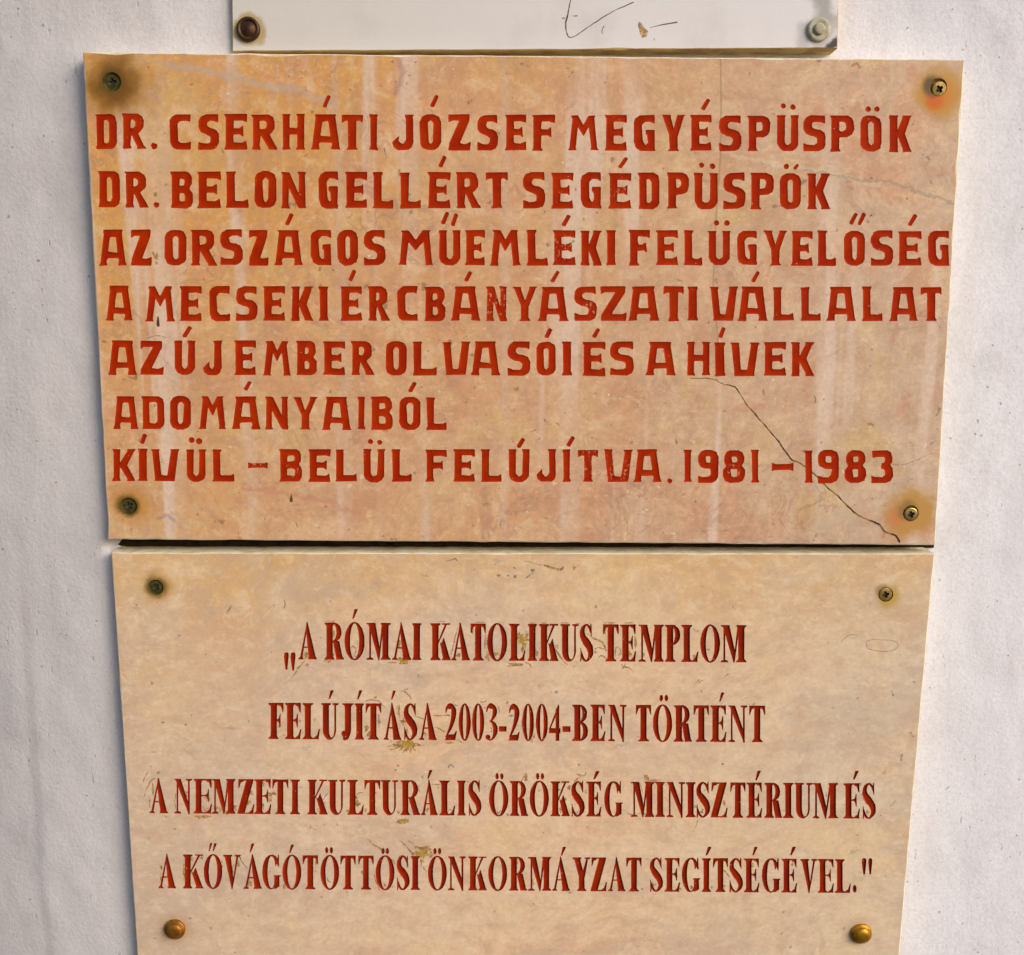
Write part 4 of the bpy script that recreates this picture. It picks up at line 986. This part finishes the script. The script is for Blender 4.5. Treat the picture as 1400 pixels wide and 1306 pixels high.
add(6, blot(452,849.5,7,1.2,8,.2)); add(6, blot(605,850,5,1,9,.2)); add(6, blot(656,851,7,1.1,10,.2)); add(6, blot(728,852,5,.9,11,.2)); add(6, blot(833,852,7,1.3,12,.25)); add(6, blot(860,852,6,1.2,13,.25)); add(6, blot(744,852,4,1,14,.2)); add(6, blot(772,852,6,1,15,.2)); add(6, blot(789,853,3,1.3,16,.2))
add(3, S([(626,858,1),(622,872,1.4),(618,890,1.6),(615,900,1)], 10, .5, 3)); add(5, blot(664,878,2,8,11,.4)); add(3, blot(667,898,3,6,12,.4)); add(3, blot(627,896,3,3,13))
add(3, blot(709,870,4,5,14)); add(4, blot(714,876,6,6,15,.5)); add(3, blot(716,885,3.5,7,16)); add(3, blot(720,868,2.2,5,48)); add(3, blot(705,908.5,9,2.6,17,.3)); add(3, S([(718,906,1.4),(724,908,2),(726,913,1.2)], 18, .4, 3))
add(3, blot(734,894,2,3,18)); add(5, blot(732,890,1.4,3,19)); add(3, S([(757,886,1.6),(765,896,2.2),(771,905,1.2),(777,909,1)], 20, .6, 3)); add(5, blot(761,884,3,2.4,49))
add(3, S([(806,868,1),(811,874,2.2),(820,876,2.6),(827,884,2.4),(829,891,1.4)], 21, .8, 3)); add(3, S([(817,900,1.4),(824,896,2.2),(830,903,2)], 22, .8, 3)); add(6, blot(814,892,2,2,23)); add(3, S([(812,889,1),(818,885,1.6),(826,888,1)], 24, .7, 3)); add(3, blot(679,894,3,2.4,25,.5)); add(3, blot(646,862,1.6,4,50)); add(3, blot(827,863,1.8,4,51))
add(3, blot(868.5,877,1.8,8,26,.4)); add(4, blot(861,894,2.4,3,27)); add(3, S([(842,898,1.8),(841,889,2),(845,884,1.5),(849,890,1.6),(846,897,1)], 28, .6, 3)); add(3, S([(849,908,1),(854,912,2.4),(860,913,1.6),(866,920,1)], 29, .5, 3)); add(3, S([(856,907,1),(851,914,1.6)], 30, .4, 3))
add(5, S([(948,859,1),(951,864,1.4),(955,862,1.2)], 31, .4, 3)); add(3, blot(949,898,1.6,2.6,32)); add(5, blot(968,888,3,1.4,33,.5)); add(5, blot(880,895,1.4,3,34))
# second row
add(6, S([(499,959,1.4),(506,957,2.6),(516,958,3),(523,964,2),(527,968,1)], 35, .6, 3)); add(3, blot(513,954,2.2,2,36,.5)); add(3, blot(501,995,2.4,6,37,.4)); add(5, blot(518,985,1.6,8,38,.4)); add(3, blot(505,1004,3,4,52))
for k, (a, b) in enumerate(((525,1029),(532,1022),(548,1032),(556,1034),(563,1030),(572,1028),(580,1019),(527,1022),(543,1028),(585,1021))):
    jx, jy = random.Random(k).uniform(-3, 3), random.Random(k + 50).uniform(-2, 2)
    a = 557 + (a - 557) * (.75 + .05 * (k % 4)); b = 1017 + (b - 1017) * (.7 + .1 * (k % 3))
    add(3, S([(557+jx,1017,3.6),((557+a)/2+jx*.6,(1017+b)/2+jy,2.6),(a,b,1.2)], 40+k, .8, 3))
add(4, blot(558,1016.5,8,4.4,52,.4)); add(3, blot(548,1014,6,2,53)); add(4, S([(560,1018,3),(562,1024,2),(561,1030,1)], 54, .3, 3))
add(3, S([(549,944,1.2),(555,947,1.8),(559,951,1.6),(563,957,1)], 55, .5, 3), S([(552,943,1),(558,942,1.4)], 56, .3, 3)); add(3, blot(545,972,1.8,6,57,.5)); add(3, blot(551,986,3.2,4,58,.5)); add(3, blot(556,1000,2,5,59)); add(5, S([(566,979,1),(573,981,1.4),(580,984,1)], 60, .4, 3))
add(3, S([(592,978,1),(600,979,1.8),(610,978,1.6),(616,979,1.4)], 61, .4, 3)); add(3, S([(593,994,1),(600,996,1.6),(609,1002,1.6)], 62, .4, 3)); add(4, blot(614.5,1015.6,5.5,1.6,63,.2)); add(3, S([(624,1012,1),(630,1014,1.6),(634,1017,1)], 64, .3, 3)); add(3, blot(581,1004,2.4,3,65)); add(5, blot(727,1013,1.6,3,66))
add(5, S([(657,959,1),(662,960,1.8),(666,958,1)], 67, .4, 3)); add(5, S([(680,966,1),(683,972,2.2),(681,975,1)], 68, .4, 3)); add(5, blot(663,968,2,1,69)); add(5, blot(698,979,3,1.2,70,.5)); add(5, S([(619,959,1),(622,964,1.4),(627,965,1)], 71, .3, 3)); add(3, blot(672,998,1.4,3.4,72)); add(3, blot(730,1006,1.5,4,73)); add(6, blot(714,990,1.2,8,74,.3))
add(5, blot(406,984,1.6,3,75)); add(5, blot(410,986,1,1.6,76)); add(5, blot(430,985,1.5,3,77)); add(5, blot(387,968,1.2,3,78)); add(5, blot(382,993,1.4,2.4,79)); add(3, blot(388,1005,1.6,1.4,80))
# third row
add(3, blot(216.5,1056.7,2.6,2,300,.3))
add(3, S([(212,1064,1.2),(207,1067,2),(202,1075,1.6),(199,1081,1)], 81, .5, 3)); add(3, S([(202,1055,1),(198,1063,1.6),(196,1069,1)], 82, .4, 3)); add(5, S([(199,1084,1),(197,1090,1)], 83, .3, 3)); add(3, blot(209,1080,1.6,7,84,.4)); add(3, blot(205,1098,1.3,7,85,.4)); add(5, S([(224,1115,1),(229,1118,1)], 86, .3, 3))
add(3, blot(277,1117,9,2.6,87,.3)); add(3, blot(284,1092,3,3,88,.5)); add(6, blot(281,1108,5,3,89,.4)); add(3, blot(298,1107,4.5,4,90,.5)); add(3, S([(241,1085,1),(239,1096,1.6),(240,1106,1.2)], 91, .4, 3)); add(3, blot(254,1086,2,5,92,.5)); add(3, blot(309,1111,3,3,53)); add(3, blot(289,1072,1.2,4,54))
add(3, blot(372,1086,5,3,93,.5)); add(3, blot(369,1093,2.4,3,94)); add(3, blot(344,1084,2,3,95,.5)); add(3, blot(340,1097,3.4,3,96,.5)); add(3, blot(320,1104,3,4,97,.5)); add(5, blot(360,1072,1.4,3,98)); add(3, blot(359,1102,2,4,99))
add(5, S([(441,1094,1),(445,1088,1.6),(449,1084,1.2)], 100, .4, 3)); add(6, blot(443,1099,1.3,4,101)); add(6, blot(479,1069,6,1,102,.2)); add(6, blot(524,1068,6,1.1,103,.2)); add(6, blot(556,1068,7,1.2,104,.2)); add(6, blot(636,1069,6,1.3,105,.3)); add(6, blot(572,1078,1.6,4,106,.4))
add(3, blot(489,1099,3.8,3.6,107,.4)); add(3, S([(488,1087,1),(492,1084,1.8),(497,1083,1)], 108, .4, 3)); add(3, blot(487,1093,2.4,4,109,.5)); add(3, blot(476,1109,3,2,110)); add(6, blot(511.5,1096,1.3,9,111,.4)); add(3, blot(500,1108,2,2.4,55)); add(3, blot(436,1108,3,2.6,56)); add(6, blot(566,1100,1.6,5,57))
add(4, blot(552,1122.5,6.5,3.4,112,.3)); add(3, blot(547,1124,4,2.6,113,.4)); add(3, blot(545,1111,2,2,114)); add(3, blot(583,1107,3,2,115,.5)); add(3, S([(590,1072,1),(597,1073,1.6),(603,1072,1)], 116, .3, 3)); add(5, S([(612,1110,1),(615,1107,1.4),(619,1110,1)], 117, .3, 3)); add(5, S([(679,1108,1),(681,1112,1.8),(685,1108,1)], 118, .3, 3)); add(5, blot(694,1114,1.6,2,119))
add(3, S([(712,1070,1),(715,1064,1.8),(719,1058,2.2),(722,1064,1.2)], 120, .5, 3)); add(3, blot(719,1064,2.4,3,121,.5)); add(3, S([(788,1058,1.4),(793,1060,2.4),(798,1061,1.6),(802,1055,1)], 122, .5, 3)); add(3, S([(785,1069,1.8),(791,1064,2.2),(797,1062,1)], 123, .5, 3)); add(3, blot(778,1077,2,3,124)); add(3, blot(772,1093,2.2,2.8,125)); add(3, blot(801,1082,1.8,3,126)); add(3, blot(766,1107,1.4,4,58)); add(5, blot(764,1080,2,1.2,59)); add(5, S([(784,1108,1),(788,1112,1.2),(791,1108,1)], 60, .3, 3))
add(3, [(880,1058),(886,1060),(888,1066),(882,1072),(881,1066)]); add(6, blot(895,1067.5,8,2,127,.3)); add(6, S([(874,1068,1),(877,1078,1.8),(879,1085,1.2)], 128, .3, 3)); add(3, blot(878,1112,5,1.8,129,.5)); add(5, S([(857,1110,1),(860,1113,1.6),(865,1114,1)], 130, .3, 3)); add(3, blot(960,1110,2.4,3,131,.6)); add(5, S([(954,1121,1),(951,1130,1),(947,1138,.8)], 132, .3, 3)); add(3, blot(990,1098,1.5,4,133,.4)); add(3, blot(992,1112,1.6,1.6,61)); add(6, S([(1177,1086,1),(1181,1093,2),(1185,1100,1.4)], 134, .4, 3)); add(3, blot(1186,1110,2,2.6,135)); add(3, blot(1116,1076,1.4,3,62)); add(3, blot(1130,1086,1.2,3,63)); add(5, blot(1176,1072,2,2,64))
# fourth row
add(3, blot(577,1161,9,4.6,140,.5)); add(3, blot(572,1168,8,4,141,.5)); add(4, blot(578,1168,4,6,142,.4)); add(3, blot(588,1168,6,3,143,.5)); add(3, blot(577,1177,2.6,4,144,.4)); add(3, S([(548,1150,1.4),(556,1158,1.8),(563,1166,2.6)], 145, .4, 3)); add(3, S([(503,1147,1.4),(510,1154,1.6),(519,1160,2),(524,1163,1.4)], 146, .4, 3)); add(5, S([(558,1150,1),(563,1152,2),(565,1154,1)], 147, .3, 3))
add(3, S([(575,1182,1),(580,1188,1.2),(584,1192,.8)], 148, .3, 3)); add(6, S([(544,1173,1),(549,1170,2.2),(555,1171,1.4)], 149, .4, 3)); add(6, S([(529,1169,1.2),(535,1175,2),(541,1182,1.2)], 150, .4, 3)); add(3, S([(511,1195,1),(514,1205,1.8),(519,1217,1.6)], 151, .4, 3)); add(3, blot(557,1184,1.4,3,152)); add(6, blot(526,1165,4,1.2,153)); add(5, blot(495,1193,1.2,3,154)); add(5, S([(447,1200,1.4),(449,1205,2),(452,1206,1)], 155, .3, 3)); add(5, blot(526,1210,1.4,2,65))
add(3, S([(326,1168,1.4),(330,1177,2),(338,1187,1.2)], 156, .4, 3)); add(3, S([(320,1182,1),(318,1190,1.6),(321,1196,1)], 157, .4, 3)); add(3, blot(325,1182,2.2,4,158,.5)); add(3, blot(251.5,1190,1.4,14,159,.3)); add(3, blot(262,1175,2.6,2.4,160,.5)); add(3, blot(342,1208,2.6,4,161,.5)); add(3, blot(389,1212,1.8,4,162)); add(3, blot(220,1200,1.2,7,163,.4)); add(3, blot(221,1186,2,3,164)); add(3, blot(276,1173,1.6,2,66)); add(3, blot(303,1182,1.2,5,67)); add(3, blot(432,1180,1.2,3,68))
add(3, blot(707,1180,1.8,3.4,165,.5)); add(5, blot(734,1182,1.4,5,166,.4)); add(3, blot(728,1207,1.6,4,167,.5)); add(3, blot(893,1210,3,3.4,168,.6)); add(5, blot(878,1216,1.6,1.6,169)); add(3, blot(925,1198,1.4,5,170,.4)); add(3, S([(988,1188,1),(993,1194,1.8),(998,1200,1)], 171, .4, 3)); add(3, blot(990,1212,1.8,3,172)); add(3, blot(946,1214,2.4,3,173,.5)); add(5, blot(973,1213,1.6,1.8,174)); add(3, blot(1029,1183,1.6,3,175)); add(3, blot(930,1215,1.4,1.6,69)); add(3, blot(1083,1182,1.2,3,70)); add(5, blot(1110,1198,1.2,3,71))
# marks away from the text
add(3, S([(717,767,.8),(726,769,1),(735,772,1.2),(743,773,2.0),(754,776,3.4),(764,779,3.8),(769,777,3),(770,774,1)], 180, .35, 3)); add(3, S([(784,774,1.5),(785,780,2.2)], 181, .3, 3), S([(785,777,1.4),(791,773,1.2)], 182, .3, 3))
add(5, S([(608,768,.8),(617,766,1.4),(622,764,1.8),(625,767,1.1),(630,773,.8)], 183, .35, 3)); add(5, blot(681,787,3,1.8,184,.5)); add(5, blot(704,777,2,1.4,185,.5)); add(5, blot(729,780,2.6,1.8,186,.5)); add(5, S([(718,791,1),(724,787,1.6),(729,782,1)], 187, .4, 3)); add(5, blot(677,772,1.2,1.2,188)); add(5, blot(704,788,2.4,2,189,.6)); add(5, blot(695,787,2,1.4,190,.6))
add(5, S([(1150,877,.7),(1162,868,.9),(1172,869,.8)], 191, .3, 3)); add(5, S([(1184,879,.8),(1186,886,1),(1195,889,.9),(1210,891,.8),(1224,888,.8),(1228,881,.7),(1220,876,.7),(1203,875,.7),(1190,875,.8),(1184,878,.7)], 192, .25, 3))
add(3, S([(388,820,.8),(390,826,1.6),(389,831,1)], 193, .3, 3)); add(3, S([(317,828,1),(313,833,2),(309,841,1.2)], 194, .5, 3)); add(5, blot(222,988,2.4,1,195,.5)); add(5, blot(254,991,1.6,1.2,196,.5)); add(5, blot(262,978,1,1,197)); add(5, blot(1221,950,1.5,1.6,198)); add(5, S([(1218,944,.8),(1222,952,1.2)], 199, .3, 3)); add(5, blot(212,1283,2.4,.8,200,.4)); add(5, S([(1067,1278,1),(1070,1275,1.6)], 201, .3, 3)); add(5, S([(1204,1222,.8)if False else (1079,1297,1.2),(1082,1294,2.0)], 202, .2, 3)); add(5, blot(1204,1115,1.1,1.1,203)); add(5, S([(433,1135,.8),(425,1132,1.4)], 204, .2, 3)); add(5, S([(423,1134,1.0),(425,1129,1.6)], 205, .2, 3)); add(5, blot(541,1053,1.2,1.2,206)); add(5, S([(613,1050,1),(616,1045,1.6),(621,1050,1.4)], 207, .4, 3)); add(5, blot(988,1045,1.8,1.2,208)); add(5, blot(572,924,1.1,2,209)); add(5, blot(651,841,1,1,210)); add(3, blot(206,1048,1.4,1,211)); add(5, S([(955,934,1),(961,930,1.2)], 212, .2, 3)); add(5, S([(1215,1104,.8),(1222,1098,1),(1224,1093,.8)], 213, .3, 3)); add(5, blot(785,911,1,1,214)); add(5, S([(951,935,.8),(956,929,1.4)], 215, .2, 3)); add(6, S([(990,926,1),(996,921,2)], 216, .3, 3))
# merge patches per material so that overlapping ones stay valid
outline_b = quad_outline([(152,755.8),(1277.5,757.2),(1226,1345),(190,1345)], TH, 23, .22)
for i in range(len(res)):
    res[i] = (minus_letters(res[i][0], letters_low) if any((l.lo < res[i][0].hi).all() and (l.hi > res[i][0].lo).all() for l in letters_low) else res[i][0], res[i][1])
res = [(r, k) for r, k in res if r is not None and len(r.e) > 2]
screws_low = [(213,803,4.2),(1211,813,4.1)]
holes_low = [circle_region(x, y, TH, R + .3) for x, y, R in screws_low]
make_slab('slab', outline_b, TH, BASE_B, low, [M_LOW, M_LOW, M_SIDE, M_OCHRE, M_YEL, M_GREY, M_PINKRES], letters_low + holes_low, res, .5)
for x, y, R in screws_low: cone_hole(x, y, TH, BASE_B, R + .3, R*.5, 2.2, M_OLD, low)
phillips(213, 803, TH, BASE_B, 4.0, TH-.7, .75, M_OLD, low, 'tarnished green brown screw in the top left corner')
phillips(1211, 813, TH, BASE_B, 4.0, TH-.1, .3, M_DULL, low, 'dull brass cross head screw in the top right corner')
dome = [(6.6, TH), (6.6, TH+.9), (6.3, TH+1.5), (5.5, TH+1.9), (5.15, TH+1.9), (5.1, TH+2.3)]
top = [(5.1, TH+1.8), (5.05, TH+2.5), (4.7, TH+3.2), (3.8, TH+3.8), (2.6, TH+4.2), (1.3, TH+4.4), (.01, TH+4.45)]
cap(239.5, 1270, TH, BASE_B, top, M_CAPD, low, 'dome_cap', 'brown domed brass cap in the bottom left corner', dome, M_CAPD)
cap(1177, 1276, TH, BASE_B, top, M_CAP, low, 'dome_cap', 'golden domed brass cap in the bottom right corner', dome, M_CAP)

# near-black strip that paints the shade into the joint between the two stones
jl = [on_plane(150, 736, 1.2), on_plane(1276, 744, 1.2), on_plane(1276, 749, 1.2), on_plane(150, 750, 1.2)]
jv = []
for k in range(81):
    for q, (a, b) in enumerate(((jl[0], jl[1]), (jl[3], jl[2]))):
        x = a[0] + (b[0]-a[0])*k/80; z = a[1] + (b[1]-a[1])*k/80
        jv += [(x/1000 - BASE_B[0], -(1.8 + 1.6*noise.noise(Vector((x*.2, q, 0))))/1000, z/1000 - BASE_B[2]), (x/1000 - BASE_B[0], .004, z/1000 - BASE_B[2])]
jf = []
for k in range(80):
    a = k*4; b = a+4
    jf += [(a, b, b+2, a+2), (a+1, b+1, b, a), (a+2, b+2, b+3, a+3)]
obj('joint_shade_strip', jv, jf, M_JOINT, low, True)

# ================================================================== white panel above
pan = thing('white_panel', 'white painted panel above the pink plaque, with a dark brass cap', 'panel', BASE_P)
scr = [patch([px_stroke([(782,-14,1.3),(780,0,1.6),(777,16,1.8),(773.5,31,2.0),(774,42,1.6),(777,50,1.3),(781.5,51,1.2),(789,48,1.1),(807.5,35,1.2),(825,23.5,1.4),(842,14,1.2),(866.5,3,1.5)], 2, .25, 5)], TP),
       patch([px_stroke([(888.5,38,.8),(905,34,1.3),(926,30.5,1.8)], 3, .25, 4)], TP),
       patch([px_stroke([(826,35,.8),(823,42,1.1),(824,47,.7)], 5, .25, 4)], TP)]
for r in scr: r.groove('scratch', M_SCRATCH, pan, TP, BASE_P, step=.5, slope=1.2, maxd=.5)
pm = [(patch([[(872,34),(877,31.5),(881,38),(886,43),(884,50),(878,52),(875,46)]], TP), 3), (patch([blot(875,34,2.2,3,5)], TP), 4), (patch([blot(787,22,3.4,1,6,.3)], TP), 4), (patch([blot(770.5,25,2.4,1.2,7,.4)], TP), 4), (patch([blot(894.5,54,1.1,1.2,8)], TP), 4)]
outline_p = quad_outline([(313,-210),(1150,-210),(1145,66.2),(318,70.3)], TP, 31, .18)
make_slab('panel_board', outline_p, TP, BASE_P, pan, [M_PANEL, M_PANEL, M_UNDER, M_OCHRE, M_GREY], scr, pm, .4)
dk = [(6.4, TP), (6.4, TP+1.4), (5.9, TP+2.2), (5.0, TP+2.3), (4.2, TP+1.6)]
dk2 = [(4.3, TP+1.4), (3.6, TP+1.7), (2.2, TP+2.2), (1.2, TP+2.6), (.01, TP+2.7)]
cap(340, 40.5, TP, BASE_P, dk2, M_BLACK, pan, 'brass_cap', 'dark brown ring shaped brass cap near the left edge', dk, M_BLACK)
pb = [(3.1, TP+1.5), (3.0, TP+2.6), (2.3, TP+3.1), (1.2, TP+3.2), (.01, TP+3.25)]
pb2 = [(6.3, TP), (6.3, TP+1.0), (5.9, TP+1.7), (5.0, TP+1.9), (3.6, TP+1.6), (3.0, TP+1.5)]
cap(1119, 41, TP, BASE_P, pb, M_PBOLT, pan, 'bolt', 'pale overpainted bolt near the right edge, grime round it', pb2, M_PBOLT)
